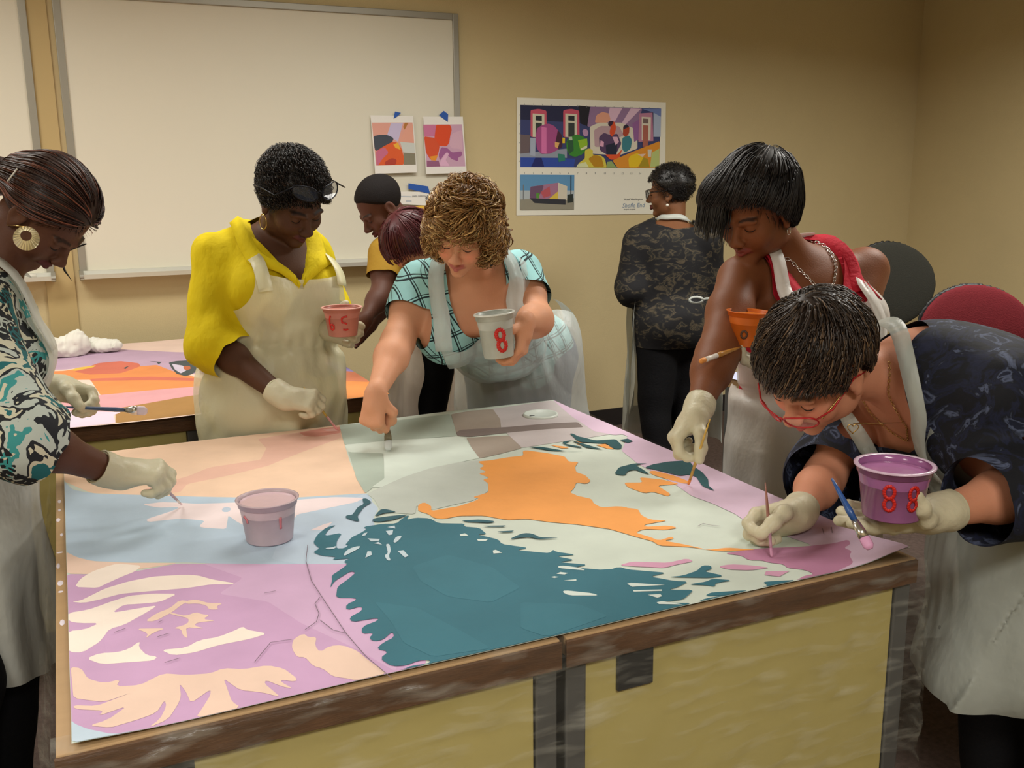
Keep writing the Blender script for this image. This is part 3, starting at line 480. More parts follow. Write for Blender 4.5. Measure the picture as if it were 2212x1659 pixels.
Q_(C8, (136, 112, 134), [(-200, 325), (1100, 320), (1100, 520), (-200, 520)]); Q_(C8, (236, 222, 204), [(100, 380), (200, 400), (290, 490), (270, 520), (100, 520)]); Q_(C8, (222, 208, 222), [(440, 450), (500, 435), (560, 450), (500, 468)])
Q_(C8, (232, 210, 220), [(-200, 530), (715, 515), (1100, 515), (1100, 570), (220, 570), (-200, 570)]); Q_(C8, (150, 122, 150), [(-200, 570), (1100, 570), (1100, 630), (230, 612), (-200, 610)]); Q_(C8, (232, 212, 222), [(-200, 618), (690, 635), (1100, 640), (1100, 672), (240, 655), (-200, 650)])
Q_(C8, (146, 134, 190), [(-200, 655), (670, 680), (1100, 680), (1100, 778), (-200, 778)]); Q_(C8, (90, 124, 140), [(540, 690), (670, 675), (1100, 680), (1100, 750), (560, 740)])
Q_(C8, (204, 126, 94), [(-200, 780), (1100, 775), (1100, 950), (-200, 950)]); Q_(C8, (224, 146, 84), [(-200, 950), (1100, 945), (1100, 1180), (-200, 1280)])
far = p2.build('painted_canvas', M_canvas, lambda u, v, h: np.column_stack([u, v, .7515+h]))
tag(far, 'second painted canvas in orange, lilac and brown stripes on the far tables', 'canvas')
# ------------------------------------------------------------------ organic shapes: smooth unions of tapered limbs and ellipsoids, surfaced on a fine grid
def unit(v): v = np.asarray(v, float); return v/(np.linalg.norm(v)+1e-12)
def frame(z, x):
    """columns x, y, z with z along z and x as near x as possible"""
    z = unit(z); x = np.asarray(x, float); x = unit(x-z*(x@z)); return np.column_stack([x, np.cross(z, x), z])
class Shape:
    def __init__(s): s.p = []
    def cap(s, a, b, ra, rb=None, k=.02, sg=1):
        a = np.asarray(a, float); b = np.asarray(b, float); rb = ra if rb is None else rb; r = max(ra, rb)
        s.p.append(('c', (a, b, ra, rb), k, sg, np.minimum(a, b)-r, np.maximum(a, b)+r)); return s
    def chain(s, pts, rs, k=.02, sg=1):
        for i in range(len(pts)-1): s.cap(pts[i], pts[i+1], rs[i], rs[i+1], k, sg)
        return s
    def ell(s, c, r, R=None, k=.02, sg=1):
        c = np.asarray(c, float); r = np.broadcast_to(np.asarray(r, float), (3,)); R = np.eye(3) if R is None else np.asarray(R); e = np.sqrt(((R*r)**2).sum(1))
        s.p.append(('e', (c, r, R), k, sg, c-e, c+e)); return s
    def fcap(s, a, b, ra, rb, lat, flat, k=.03, sg=1):
        """tapered limb with flattened section; lat = wide axis, flat = depth/width ratio"""
        a = np.asarray(a, float); b = np.asarray(b, float); z = unit(b-a); R = frame(z, lat); r = max(ra, rb)
        s.p.append(('f', (a, b, ra, rb, R, flat), k, sg, np.minimum(a, b)-r, np.maximum(a, b)+r)); return s
    def plus(s, o, dr=0.0, only=None):
        for q in o.p:
            t, d, k, sg, lo, hi = q
            if t == 'c': d = (d[0], d[1], d[2]+dr, d[3]+dr)
            elif t == 'e': d = (d[0], d[1]+dr, d[2])
            else: d = (d[0], d[1], d[2]+dr, d[3]+dr, d[4], d[5])
            s.p.append((t, d, k, sg, lo-dr, hi+dr))
        return s
    @staticmethod
    def one(q, P):
        t, d = q[0], q[1]
        if t == 'c':
            a, b, ra, rb = d; ab = b-a; L = ab@ab+1e-12; h = np.clip((P-a)@ab/L, 0, 1); return np.linalg.norm(P-a-h[:, None]*ab, axis=1)-(ra+(rb-ra)*h)
        if t == 'e':
            c, r, R = d; Q = (P-c)@R; k0 = np.linalg.norm(Q/r, axis=1); k1 = np.linalg.norm(Q/(r*r), axis=1); return k0*(k0-1)/(k1+1e-9)
        a, b, ra, rb, R, f = d; Q = (P-a)@R; L = np.linalg.norm(b-a); Q = Q*np.array([1, 1/f, 1]); h = np.clip(Q[:, 2]/L, 0, 1); Q[:, 2] -= h*L; return (np.linalg.norm(Q, axis=1)-(ra+(rb-ra)*h))*min(1, f)
    def ev(s, P, idx=None):
        d = np.full(len(P), 9.0)
        for i in (range(len(s.p)) if idx is None else idx):
            q = s.p[i]; e = s.one(q, P); k = q[2]
            if q[3] > 0: h = np.clip(k-np.abs(d-e), 0, None)/k; d = np.minimum(d, e)-h*h*k*.25
            else: e = -e; h = np.clip(k-np.abs(d-e), 0, None)/k; d = np.maximum(d, e)+h*h*k*.25
        return d
    def normal(s, P, e=.002):
        g = np.stack([s.ev(P+np.eye(3)[i]*e)-s.ev(P-np.eye(3)[i]*e) for i in range(3)], 1); return g/(np.linalg.norm(g, axis=1)[:, None]+1e-12)
    def snap(s, P, off=0.0, it=6):
        P = np.array(P, float)
        for _ in range(it): P = P-s.normal(P)*(s.ev(P)-off)[:, None]
        return P
def surface(sh, h, disp=None, off=0.0, amp=0.0, lo=None, hi=None):
    """surface nets on the blocks that the surface crosses; disp(P) pushes it outward"""
    n = 14; B = n*h
    plo = np.min([q[4] for q in sh.p if q[3] > 0], 0)-off-amp-.02; phi = np.max([q[5] for q in sh.p if q[3] > 0], 0)+off+amp+.02
    if lo is not None: plo = np.maximum(plo, lo)
    if hi is not None: phi = np.minimum(phi, hi)
    nb = np.ceil((phi-plo)/B).astype(int); g = np.stack(np.meshgrid(*[np.arange(k) for k in nb], indexing='ij'), -1).reshape(-1, 3)
    cen = plo+(g+.5)*B; dv = np.concatenate([sh.ev(cen[i:i+20000]) for i in range(0, len(cen), 20000)])-off
    act = g[np.abs(dv) < B*.87*1.35+amp+.01]; PL = np.array([q[4] for q in sh.p]); PH = np.array([q[5] for q in sh.p]); KK = np.array([q[2] for q in sh.p])
    ax = np.arange(n+1); L = np.stack(np.meshgrid(ax, ax, ax, indexing='ij'), -1).reshape(-1, 3)*h
    dims = nb*n+2; ids = []; vv = []; quads = []
    def gid(c): return (c[..., 0]*dims[1]+c[..., 1])*dims[2]+c[..., 2]
    cg = np.stack(np.meshgrid(np.arange(n), np.arange(n), np.arange(n), indexing='ij'), -1)
    corners = [(0, 0, 0), (1, 0, 0), (0, 1, 0), (1, 1, 0), (0, 0, 1), (1, 0, 1), (0, 1, 1), (1, 1, 1)]
    E = [(0, 1), (2, 3), (4, 5), (6, 7), (0, 2), (1, 3), (4, 6), (5, 7), (0, 4), (1, 5), (2, 6), (3, 7)]
    for b in act:
        o = plo+b*B; m = off+amp+.012
        idx = np.nonzero(np.all((PL-KK[:, None]-m <= o+B) & (PH+KK[:, None]+m >= o), axis=1))[0]
        if len(idx) == 0: continue
        P = o+L; d = sh.ev(P, idx)-off
        if disp is not None: d = d-disp(P)
        if d.min() > 0 or d.max() < 0: continue
        D = d.reshape(n+1, n+1, n+1); C = [D[a:n+a, e:n+e, f:n+f] for a, e, f in corners]; S = [c < 0 for c in C]
        mix = np.zeros((n, n, n), bool); t0 = S[0]
        for q in S[1:]: mix |= (q != t0)
        w = np.nonzero(mix)
        if len(w[0]) == 0: continue
        cv = np.array([c[w] for c in C]); acc = np.zeros((len(w[0]), 3)); cnt = np.zeros(len(w[0]))
        for p, q in E:
            a, e = cv[p], cv[q]; x = (a < 0) != (e < 0); t = np.where(x, a/(a-e+1e-20), 0)
            pc, qc = np.array(corners[p]), np.array(corners[q]); acc += np.where(x[:, None], pc+(qc-pc)*t[:, None], 0); cnt += x
        cell = np.stack(w, 1); vv.append(o+(cell+acc/cnt[:, None])*h); G = cell+b*n+1; ids.append(gid(G))
        Sg = D < 0
        for axn, (u, v) in ((0, (1, 2)), (1, (2, 0)), (2, (0, 1))):
            s0 = [slice(0, n)]*3; s1 = [slice(0, n)]*3; s1[axn] = slice(1, n+1); A = Sg[tuple(s0)]; Bq = Sg[tuple(s1)]; w2 = np.nonzero(A != Bq)
            if len(w2[0]) == 0: continue
            c0 = np.stack(w2, 1)+b*n+1; eu = np.eye(3, dtype=int)[u]; ev_ = np.eye(3, dtype=int)[v]
            q4 = np.stack([gid(c0-eu-ev_), gid(c0-ev_), gid(c0), gid(c0-eu)], 1); inside = A[w2]; q4[~inside] = q4[~inside][:, ::-1]; quads.append(q4)
    ids = np.concatenate(ids); V = np.concatenate(vv); Q = np.concatenate(quads); o = np.argsort(ids); ids = ids[o]; V = V[o]
    j = np.clip(np.searchsorted(ids, Q), 0, len(ids)-1); ok = np.all(ids[j] == Q, axis=1); return V, j[ok]
def relax(V, F, it=1, lam=.5):
    """light smoothing"""
    F = np.asarray(F); k = F.shape[1]
    for _ in range(it):
        S = np.zeros_like(V); c = np.zeros(len(V))
        for i in range(k):
            a, b = F[:, i], F[:, (i+1) % k]
            for x in range(3): S[:, x] += np.bincount(a, V[b, x], len(V))+np.bincount(b, V[a, x], len(V))
            c += np.bincount(a, minlength=len(V))+np.bincount(b, minlength=len(V))
        V = V*(1-lam)+lam*S/np.maximum(c, 1)[:, None]
    return V
def clip(V, F, sv):
    """keep the part of a quad/tri mesh where sv > 0, cutting faces cleanly"""
    F = np.asarray(F)
    if F.shape[1] == 4: F = np.concatenate([F[:, [0, 1, 2]], F[:, [0, 2, 3]]])
    p = sv[F] > 0; n = p.sum(1); out = [F[n == 3]]; newV = [V]; base = len(V)
    for cnt in (1, 2):
        T = F[n == cnt]; q = p[n == cnt]
        if len(T) == 0: continue
        odd = np.argmax(q if cnt == 1 else ~q, axis=1); a = T[np.arange(len(T)), odd]; b = T[np.arange(len(T)), (odd+1) % 3]; c = T[np.arange(len(T)), (odd+2) % 3]
        tb = (sv[a]/(sv[a]-sv[b]))[:, None]; tc = (sv[a]/(sv[a]-sv[c]))[:, None]; vb = V[a]+(V[b]-V[a])*tb; vc = V[a]+(V[c]-V[a])*tc
        ib = base+np.arange(len(T)); ic = ib+len(T); base += 2*len(T); newV += [vb, vc]
        out += [np.stack([a, ib, ic], 1)] if cnt == 1 else [np.stack([ib, b, c], 1), np.stack([ib, c, ic], 1)]
    V = np.concatenate(newV); F = np.concatenate(out); u, inv = np.unique(F, return_inverse=True)
    return V[u], inv.reshape(F.shape), u
def clipV(V, F, fn):
    V, F, _ = clip(V, F, fn(V)); return V, F
def folds(seed, amp, freq, n=5, aniso=(1, 1, 1)):
    r = np.random.RandomState(seed); K = r.randn(n, 3); K /= np.linalg.norm(K, axis=1)[:, None]; K = K*np.array(aniso)*freq*(0.6+.8*r.rand(n, 1)); ph = r.rand(n)*6.28; W = r.randn(n, 3)*freq*.35
    def f(P):
        s = 0
        for i in range(n): s = s+np.sin(P@K[i]+ph[i]+1.2*np.sin(P@W[i]+ph[-1-i]))
        return amp*s/n
    return f
def sstep(x, a, b): t = np.clip((x-a)/(b-a), 0, 1); return t*t*(3-2*t)

# ------------------------------------------------------------------ head, hand and body
def head_frame(fwd, pitch, roll=0.0):
    """fwd horizontal heading, pitch in degrees downwards, roll in degrees; columns: x to her left?, y forward, z up"""
    f = unit([fwd[0], fwd[1], 0]); p = math.radians(pitch); y = f*math.cos(p)+np.array([0, 0, -1])*math.sin(p); z = f*math.sin(p)+np.array([0, 0, 1])*math.cos(p); x = np.cross(y, z)
    r = math.radians(roll); x, z = x*math.cos(r)+z*math.sin(r), -x*math.sin(r)+z*math.cos(r); return np.column_stack([x, y, z])
def add_head(S, c, R, sc=1.0, ears=True, cheek=1.0, lip=1.0, nose=1.0):
    W = lambda x, y, z: c+R@(np.array([x, y, z])*sc)
    e = lambda p, r, k=.02, sg=1: S.ell(W(*p), np.array(r)*sc, R, k*sc, sg); cp = lambda a, b, ra, rb, k=.01, sg=1: S.cap(W(*a), W(*b), ra*sc, rb*sc, k*sc, sg)
    e((0, -.014, .036), (.074, .093, .082), .02); e((0, .026, -.03), (.058*cheek, .062, .074), .03); e((0, .020, -.068), (.048*cheek, .052, .046), .02)
    e((0, .068, -.1), (.020, .016, .016), .02)
    for sx in (-1, 1):
        e((sx*.036, .055, -.034), (.026*cheek, .026, .028), .02); e((sx*.046*cheek, .004, -.07), (.018, .03, .026), .025)
        e((sx*.031, .096, -.002), (.019, .018, .013), .014, -1)
        e((sx*.031, .0705, -.003), (.0150, .0150, .0125), .004)
        cp((sx*.014, .086, .0135), (sx*.046, .074, .015), .0075, .006, .01)
        e((sx*.0125*nose, .098, -.0385), (.0085*nose, .010, .0075), .006)
    cp((0, .079, .008), (0, .102, -.030), .0075, .0105*nose, .012); e((0, .1045, -.0345), (.0115*nose, .012, .0095), .006)
    for sx in (-1, 1): e((sx*.0065*nose, .104, -.0455), (.0035, .005, .004), .003, -1)
    for sx in (-1, 1):
        cp((sx*.001, .0925, -.0605), (sx*.021, .080, -.066), .0058*lip, .003, .005); cp((sx*.001, .0905, -.0715), (sx*.019, .080, -.0675), .0072*lip, .003, .005)
    e((0, .098, -.0665), (.019, .008, .0013), .003, -1)
    if ears:
        for sx in (-1, 1):
            e((sx*.0765, -.008, -.008), (.009, .021, .031), .006); e((sx*.084, -.004, -.004), (.006, .012, .019), .006, -1); e((sx*.0775, -.002, -.036), (.007, .010, .010), .006)
    return W
def finger_dirs(d, n, curls):
    out = []; a = 0
    for c in curls: a += math.radians(c); out.append(unit(d*math.cos(a)+n*math.sin(a)))
    return out
HANDS = {  # per finger (index..little): mcp, pip, dip; thumb: directions along (d, s, n) for its three bones
    'pinch': ([(48, 52, 25), (55, 62, 30), (62, 72, 35), (68, 78, 40)], [(.55, .62, .55), (.72, .1, .62), (.78, -.05, .55)]),
    'fist': ([(70, 85, 45), (74, 90, 45), (76, 92, 45), (78, 90, 45)], [(.6, .55, .5), (.55, -.35, .7), (.35, -.7, .6)]),
    'wrap': ([(28, 45, 25), (32, 48, 28), (36, 50, 30), (40, 52, 30)], [(.35, .85, .35), (.55, .55, .6), (.55, .25, .75)]),
    'tray': ([(4, 12, 8), (2, 8, 6), (4, 10, 8), (8, 12, 8)], [(.5, .75, .35), (.45, .35, .8), (.4, .1, .9)]),
    'relax': ([(22, 30, 15), (28, 36, 20), (34, 40, 22), (38, 42, 24)], [(.7, .55, .35), (.85, .25, .4), (.9, .1, .4)]),
    'pen': ([(40, 50, 22), (50, 66, 30), (66, 84, 40), (72, 88, 42)], [(.6, .5, .6), (.8, .0, .55), (.85, -.2, .4)]),
}
def add_hand(S, w, d, n, side, pose='relax', sc=1.0, dr=0.0, spread=1.0, k=.007):
    """w wrist, d wrist->knuckles, n out of the palm, side +1 right hand, -1 left hand. Returns key points."""
    d = unit(d); n = np.asarray(n, float); n = unit(n-d*(n@d)); s = np.cross(d, n)*side; cur, th = HANDS[pose] if isinstance(pose, str) else pose; w = np.asarray(w, float)
    L = .082*sc; P = {}
    for i, (o, l) in enumerate(((.027, 1), (.0085, 1.03), (-.010, .99), (-.027, .93))):
        S.cap(w+s*o*.55*sc+d*.004, w+d*L*l+s*o*sc, .0165*sc+dr, .0115*sc+dr, .014)
    S.cap(w-d*.012, w+d*.035*sc, .022*sc+dr, .024*sc+dr, .015)
    for i, (o, l, fl, r) in enumerate(((.028, 1, .072, .0092), (.009, 1.03, .080, .0094), (-.0105, .99, .074, .0089), (-.0285, .92, .060, .0080))):
        b = w+d*L*l+s*o*sc; dd = unit(d+s*(o*2.6*spread)); c = cur[i]; dirs = finger_dirs(dd, n, c); p = b; pts = [p]
        for q, f in zip(dirs, (.46, .30, .24)): p = p+q*fl*f*sc; pts.append(p)
        S.chain(pts, [r*sc+dr, r*.95*sc+dr, r*.88*sc+dr, r*.78*sc+dr], k); P['f%d' % i] = pts
    b = w+d*.018*sc+s*.020*sc+n*.006*sc; pts = [b]; p = b
    for (a, e, f), l in zip(th, (.042, .034, .027)): q = unit(d*a+s*e+n*f); p = p+q*l*sc; pts.append(p)
    S.chain(pts, [.0155*sc+dr, .0118*sc+dr, .0108*sc+dr, .0088*sc+dr], .012); P['t'] = pts; P['s'] = s; P['n'] = n; P['d'] = d
    return P
def arm(S, sh, el, wr, r=(.046, .038, .040, .024), k=.03):
    sh, el, wr = (np.asarray(v, float) for v in (sh, el, wr)); m = sh*.55+el*.45; f = el*.72+wr*.28
    S.chain([sh, m, el], [r[0], r[0]*.97, r[1]], k); S.chain([el, f, wr], [r[1], r[2], r[3]], k)
class Body:
    """joints in the place; lateral axis from the shoulders and hips"""
    def __init__(b, J, build=1.0, bust=1.0, armr=1.0, hipw=1.0, neck=.052):
        for k, v in J.items():
            if v is not None and not isinstance(v, (str, float, int)) and not k.startswith('hand'): J[k] = np.asarray(v, float)
        b.J = J; b.sc = build; S = b.S = Shape(); T = b.T = Shape()
        lat = unit(J['shR']-J['shL']); latp = unit(J['hipR']-J['hipL']); ch, pe = J['chest'], J['pelvis']; up = unit(J['neck']-ch); ups = unit(ch-pe)
        b.up = unit(J['neck']-pe); b.lat = lat; b.fr = unit(np.cross(b.up, lat)); Rc = frame(up, lat); Rc = np.column_stack([lat, unit(np.cross(up, lat)), up]); fc = Rc[:, 1]; b.Rc = Rc
        Rp = np.column_stack([latp, unit(np.cross(ups, latp)), ups]); fp = Rp[:, 1]; g = build; wa = J.get('waist', ch*.45+pe*.55)
        T.ell(pe, np.array([.165*hipw, .125, .12])*g, Rp, .05); T.ell(pe-fp*.05*g-ups*.03, np.array([.15*hipw, .10, .10])*g, Rp, .05)
        T.ell(wa+fp*.015, np.array([.140, .112, .13])*g, Rp, .06); T.ell(ch, np.array([.155, .112, .155])*g, Rc, .06); T.ell((ch+J['neck'])/2-fc*.01, np.array([.135, .085, .10])*g, Rc, .05)
        for s in (-1, 1): T.ell(ch+fc*.085*g+lat*s*.075*g-up*.01, np.array([.072, .065, .07])*bust*g, Rc, .035)
        T.cap(J['neck']-up*.035, J['shR']-lat*.005, .045*g, .043*g, .04); T.cap(J['neck']-up*.035, J['shL']+lat*.005, .045*g, .043*g, .04)
        for q in ('R', 'L'):
            kn = J.get('kn'+q); an = J.get('an'+q)
            if kn is not None: T.chain([J['hip'+q], kn, an], [.088*g, .058*g, .036*g], .04); T.cap(an, an+unit(np.array([fp[0], fp[1], 0]))*.13-np.array([0, 0, an[2]-.035]), .038, .032, .03)
        b.armr = armr; b.skirt = None
        S.plus(T); S.cap(J['neck']-up*.03, J['head']-J['HR'][:, 1]*.028-J['HR'][:, 2]*.05, neck*1.1, neck*.98, .03)
        b.arms = {}
        for q in ('R', 'L'):
            A = Shape(); rr = np.array(J.get('ar'+q, (.050, .040, .041, .025)))*armr; rr[3] = .025*max(1, armr**.5); arm(A, J['sh'+q], J['el'+q], J['wr'+q], rr); b.arms[q] = A; S.plus(A)
        b.HW = add_head(S, J['head'], J['HR'], J.get('hsc', 1.0), cheek=J.get('cheek', 1.0), lip=J.get('lip', 1.0), nose=J.get('nose', 1.0))
        b.HS = Shape(); add_head(b.HS, J['head'], J['HR'], J.get('hsc', 1.0), ears=False, cheek=J.get('cheek', 1.0))
        b.hp = {}
        for q, sd in (('R', 1), ('L', -1)):
            if 'hand'+q in J: b.hp[q] = add_hand(S, J['wr'+q], *J['hand'+q][:2], sd, J['hand'+q][2], J.get('hand_sc', 1.0))
    def loc(b, P): Q = (P-b.J['head'])@b.J['HR']/b.J.get('hsc', 1.0); return Q
def hex3(c): return np.array(lin(c))
M_skin = mat('skin', (255, 255, 255), .56, spec=.28, attr=True, sss=.12, bump=.12, bscale=220)
M_hair = mat('hair', (255, 255, 255), .42, spec=.5, attr=True)
M_glove = mat('latex_glove', (226, 220, 190), .42, spec=.4, transl=.25, bump=.5, bscale=70, sss=.05)
M_lash = mat('eyelash_dark', (22, 14, 12), .6); M_gold = mat('gold', (214, 180, 110), .25, metal=.95); M_silver = mat('silver', (215, 212, 205), .22, metal=.95)
def person(name_label, J, skin, hair_c=(30, 22, 18), h=.0036, **kw):
    b = Body(J, **kw); t = empty('person', (J['pelvis'][0], J['pelvis'][1], 0), name_label, 'person'); b.t = t
    V, F = surface(b.S, h); V = relax(V, F, 1, .35)
    c = np.tile(hex3(skin), (len(V), 1)); Q = b.loc(V)
    lipm = sstep(.0265-np.abs(Q[:, 0]), 0, .006)*sstep(.0115-np.abs(Q[:, 2]+.0665), 0, .003)*(Q[:, 1] > .072)*(np.abs(Q[:, 1]-.08) < .03)
    lc = hex3(J.get('lipc', (120, 60, 58))); c = c*(1-lipm[:, None])+lc*lipm[:, None]
    browm = np.zeros(len(V))
    for s in (-1, 1):
        bx = Q[:, 0]*s; cz = .0185+.004*np.sin(np.clip((bx-.012)/.038, 0, 1)*3.1); browm = np.maximum(browm, sstep(.0036-np.abs(Q[:, 2]-cz), 0, .002)*sstep(bx, .010, .015)*sstep(.052-bx, 0, .008)*(Q[:, 1] > .05))
    c = c*(1-browm[:, None]*.8)+hex3(hair_c)*browm[:, None]*.8
    hd = (np.abs(Q) < .16).all(1); ck = np.zeros(len(V))
    for s in (-1, 1): ck += np.exp(-(((Q[:, 0]-s*.038)/.02)**2+((Q[:, 2]+.03)/.02)**2))*(Q[:, 1] > .03)
    c = c*(1+(np.array([.16, -.06, -.05])*J.get('blush', .5))*ck[:, None]*hd[:, None])
    b.body = mesh_obj('body', V, F, M_skin, t, col=c)
    # closed lids seen from above: a line of lashes along each lower rim
    for s in (-1, 1):
        xs = np.linspace(-.0125, .0125, 9); P = np.array([[s*.031+x, .0705+.0148*math.sqrt(max(0, 1-(x/.0152)**2-.2)), -.0085+.010*(x/.0152)**2*.5] for x in xs]); P = b.J['head']+(P*b.J.get('hsc', 1.0))@b.J['HR'].T; P = b.S.snap(P, .0004, 3)
        MB().tube(P, [.0006]+[.0013]*7+[.0006], 5).build('eyelash', M_lash, t, True)
    return b
def garment(b, name, sh, m, h=.0045, off=.0, disp=None, amp=.01, cuts=(), col=None, rel=1, parent=None, colfn=None, lo=None, hi=None):
    V, F = surface(sh, h, disp, off, amp, lo=lo, hi=hi); V = relax(V, F, rel, .5)
    for fn in cuts: V, F = clipV(V, F, fn)
    return mesh_obj(name, V, F, m, parent or b.t, col=(colfn(V) if colfn else None))
def glove(b, q, r=.0022, cuff=.045, pose=None):
    J = b.J; S = Shape(); sd = 1 if q == 'R' else -1; add_hand(S, J['wr'+q], *J['hand'+q][:2], sd, J['hand'+q][2], J.get('hand_sc', 1.0), dr=r, k=.006)
    w = J['wr'+q]; fd = unit(J['el'+q]-w); R0 = J.get('cuffr', .031); S.chain([w-fd*.012, w+fd*cuff*.6, w+fd*cuff], [.0285, R0, R0+.003], .02)
    f = folds(11+int(abs(w[0])*100), .0016, 130, 5)
    V, F = surface(S, .0028, f, 0, .003); V = relax(V, F, 1, .3); V, F = clipV(V, F, lambda P: cuff-.002+.003*np.sin(P[:, 0]*90+P[:, 1]*70)-(P-w)@fd)
    g = mesh_obj('glove', V, F, M_glove, b.t)
    # rolled rim of the cuff
    c = w+fd*cuff*.93; Rr = frame(fd, [0, 0, 1.]); th = np.linspace(0, 2*math.pi, 25); MBr = MB().tube([c+Rr@np.array([math.cos(a)*(R0+.003), math.sin(a)*(R0+.003), 0]) for a in th], .0022, 6); MBr.build('rolled_rim', M_glove, g, True)
    return g
def strands(b, n, seedfn, flow, L, r, colr, sh, seg=14, off=.004, wob=.003, sides=4, drop=0.0, seed=1, curl=0.0, curlf=300., flat=.55, stop=None):
    """locks of hair lying along the scalp shape; flow(P) gives the combing direction"""
    rr = np.random.RandomState(seed); P = seedfn(rr, n); n = len(P); ls = L*(.7+.6*rr.rand(n)); tr = [P.copy()]; cur = P.copy(); o = off+.004*rr.rand(n)
    alive = np.ones(n); RA = [alive.copy()]
    for i in range(seg):
        f = flow(cur); nn = sh.normal(cur); f = f-nn*np.sum(f*nn, 1)[:, None]*(1-drop); f /= np.linalg.norm(f, axis=1)[:, None]+1e-9
        cur = cur+f*(ls/seg)[:, None]
        if drop < 1:
            d = sh.ev(cur); cur = cur-sh.normal(cur)*((d-o)*(d < o+.05))[:, None]*(1 if drop == 0 else .6)
        tr.append(cur.copy())
        if stop is not None: alive = alive*np.clip(stop(cur)/.008, 0, 1)
        RA.append(alive.copy())
    T = np.stack(tr, 1); T = T+rr.randn(n, 1, 3)*wob*.5+np.cumsum(rr.randn(n, seg+1, 3)*wob*.25, 1)
    if curl:
        N = sh.normal(T.reshape(-1, 3)).reshape(T.shape); D = np.gradient(T, axis=1); Bn = np.cross(D, N); Bn /= np.linalg.norm(Bn, axis=2)[..., None]+1e-9
        s = np.linspace(0, 1, seg+1)[None, :]*ls[:, None]*curlf+rr.rand(n, 1)*6.28; cr = curl*(.6+.8*rr.rand(n, 1)); T = T+(N*(np.cos(s)*cr)[..., None]+Bn*(np.sin(s)*cr)[..., None])
    return tubes(T, (r*(.7+.6*rr.rand(n)))[:, None]*np.stack(RA, 1), sides, flat), colr(rr, n), seg+1
def tubes(T, r, sides, flat):
    n, k, _ = T.shape; D = np.gradient(T, axis=1); D /= np.linalg.norm(D, axis=2)[..., None]+1e-9; ref = np.zeros_like(D); ref[..., 2] = 1; ref[np.abs(D[..., 2]) > .9] = (1, 0, 0)
    A = np.cross(D, ref); A /= np.linalg.norm(A, axis=2)[..., None]+1e-9; B = np.cross(D, A); tp = np.interp(np.linspace(0, 1, k), [0, .15, .7, 1], [.5, 1, .9, .15]); R = r*tp[None]
    th = np.arange(sides)*2*math.pi/sides; V = T[:, :, None]+R[..., None, None]*(np.cos(th)[None, None, :, None]*A[:, :, None]+flat*np.sin(th)[None, None, :, None]*B[:, :, None])
    base = (np.arange(n)[:, None, None]*k+np.arange(k-1)[None, :, None])*sides; j = np.arange(sides)[None, None]; a = base+j; b2 = base+(j+1) % sides
    return V.reshape(-1, 3), np.stack([a, b2, b2+sides, a+sides], -1).reshape(-1, 4)
def hair_obj(b, parts, name='hair', m=None, kind=None):
    Vs, Fs, Cs, n = [], [], [], 0
    for (V, F), c in parts:
        F = np.asarray(F)
        Vs.append(V); Fs.append(F+n); n += len(V); c = np.atleast_2d(c); Cs.append(np.repeat(c, len(V)//len(c), axis=0) if len(c) > 1 else np.tile(c, (len(V), 1)))
    return mesh_obj(name, np.concatenate(Vs), np.concatenate(Fs), m or M_hair, b.t, col=np.concatenate(Cs))
def cap_shape(b, thick=.014, extra=(), cut=()):
    """hair volume: the skull, thicker, without the face"""
    S = Shape(); J = b.J; R = J['HR']; sc = J.get('hsc', 1.0); W = b.HW
    S.ell(W(0, -.016, .038), np.array([.074, .093, .082])*sc+thick, R, .02)
    for p, r, k in extra: S.ell(W(*p), np.array(r)*sc, R, k)
    for p, r, k in cut: S.ell(W(*p), np.array(r)*sc, R, k, -1)
    return S
def seeds_on(V, b=None, cond=None):
    def f(rr, n):
        P = V if cond is None else V[cond(V)]; return P[rr.randint(0, len(P), n)]
    return f
def scol(c, v=.35, hi=None, ph=0.0):
    c = hex3(c)
    def f(rr, n):
        k = (1-v+2*v*rr.rand(n, 1)); o = c*k
        if hi is not None: m = rr.rand(n, 1) < ph; o = np.where(m, hex3(hi)*k, o)
        return o
    return f
# ------------------------------------------------------------------ poses
def legs(J, hd, ankle=None, spread=.10, bend=.03):
    f = unit([hd[0], hd[1], 0]); r = np.cross(f, [0, 0, 1.]); p = np.asarray(J['pelvis']); a = np.array([p[0], p[1], .08]) if ankle is None else np.array([ankle[0], ankle[1], .08])
    for q, s in (('R', 1), ('L', -1)):
        J['hip'+q] = p+r*s*.085-np.array([0, 0, .03]); J['an'+q] = a+r*s*spread; J['kn'+q] = (J['hip'+q]*.47+J['an'+q]*.53)+f*bend
    return J
toC = unit([-CF[0], -CF[1], 0]); iR = unit([CR[0], CR[1], 0])       # towards the viewer, and to the viewer's right, on the floor
def hdg(r, c): return unit(iR*r+toC*c)
Z3 = np.array([0, 0, 1.])
PB = dict(pelvis=at(585, 846, 3.00), waist=at(592, 735, 3.03), chest=at(592, 625, 2.97), neck=at(590, 505, 2.95), head=at(633, 430, 2.83), HR=head_frame(hdg(.72, .70), 40, -6),
          shR=at(470, 553, 2.88), shL=at(672, 545, 3.08), elR=at(464, 742, 2.83), wrR=at(612, 858, 2.74), handR=(iR*.95-Z3*.12-toC*.0, -Z3*.75-toC*.5-iR*.1, 'pinch'),
          elL=at(705, 672, 3.2), wrL=at(712, 712, 2.93), handL=(iR*.85+toC*.35-Z3*.15, toC*.55+Z3*.25-iR*.35, 'wrap'), hsc=1.06, lipc=(88, 44, 44), cheek=1.06, blush=.2)
legs(PB, hdg(.45, .9), PB['pelvis'])
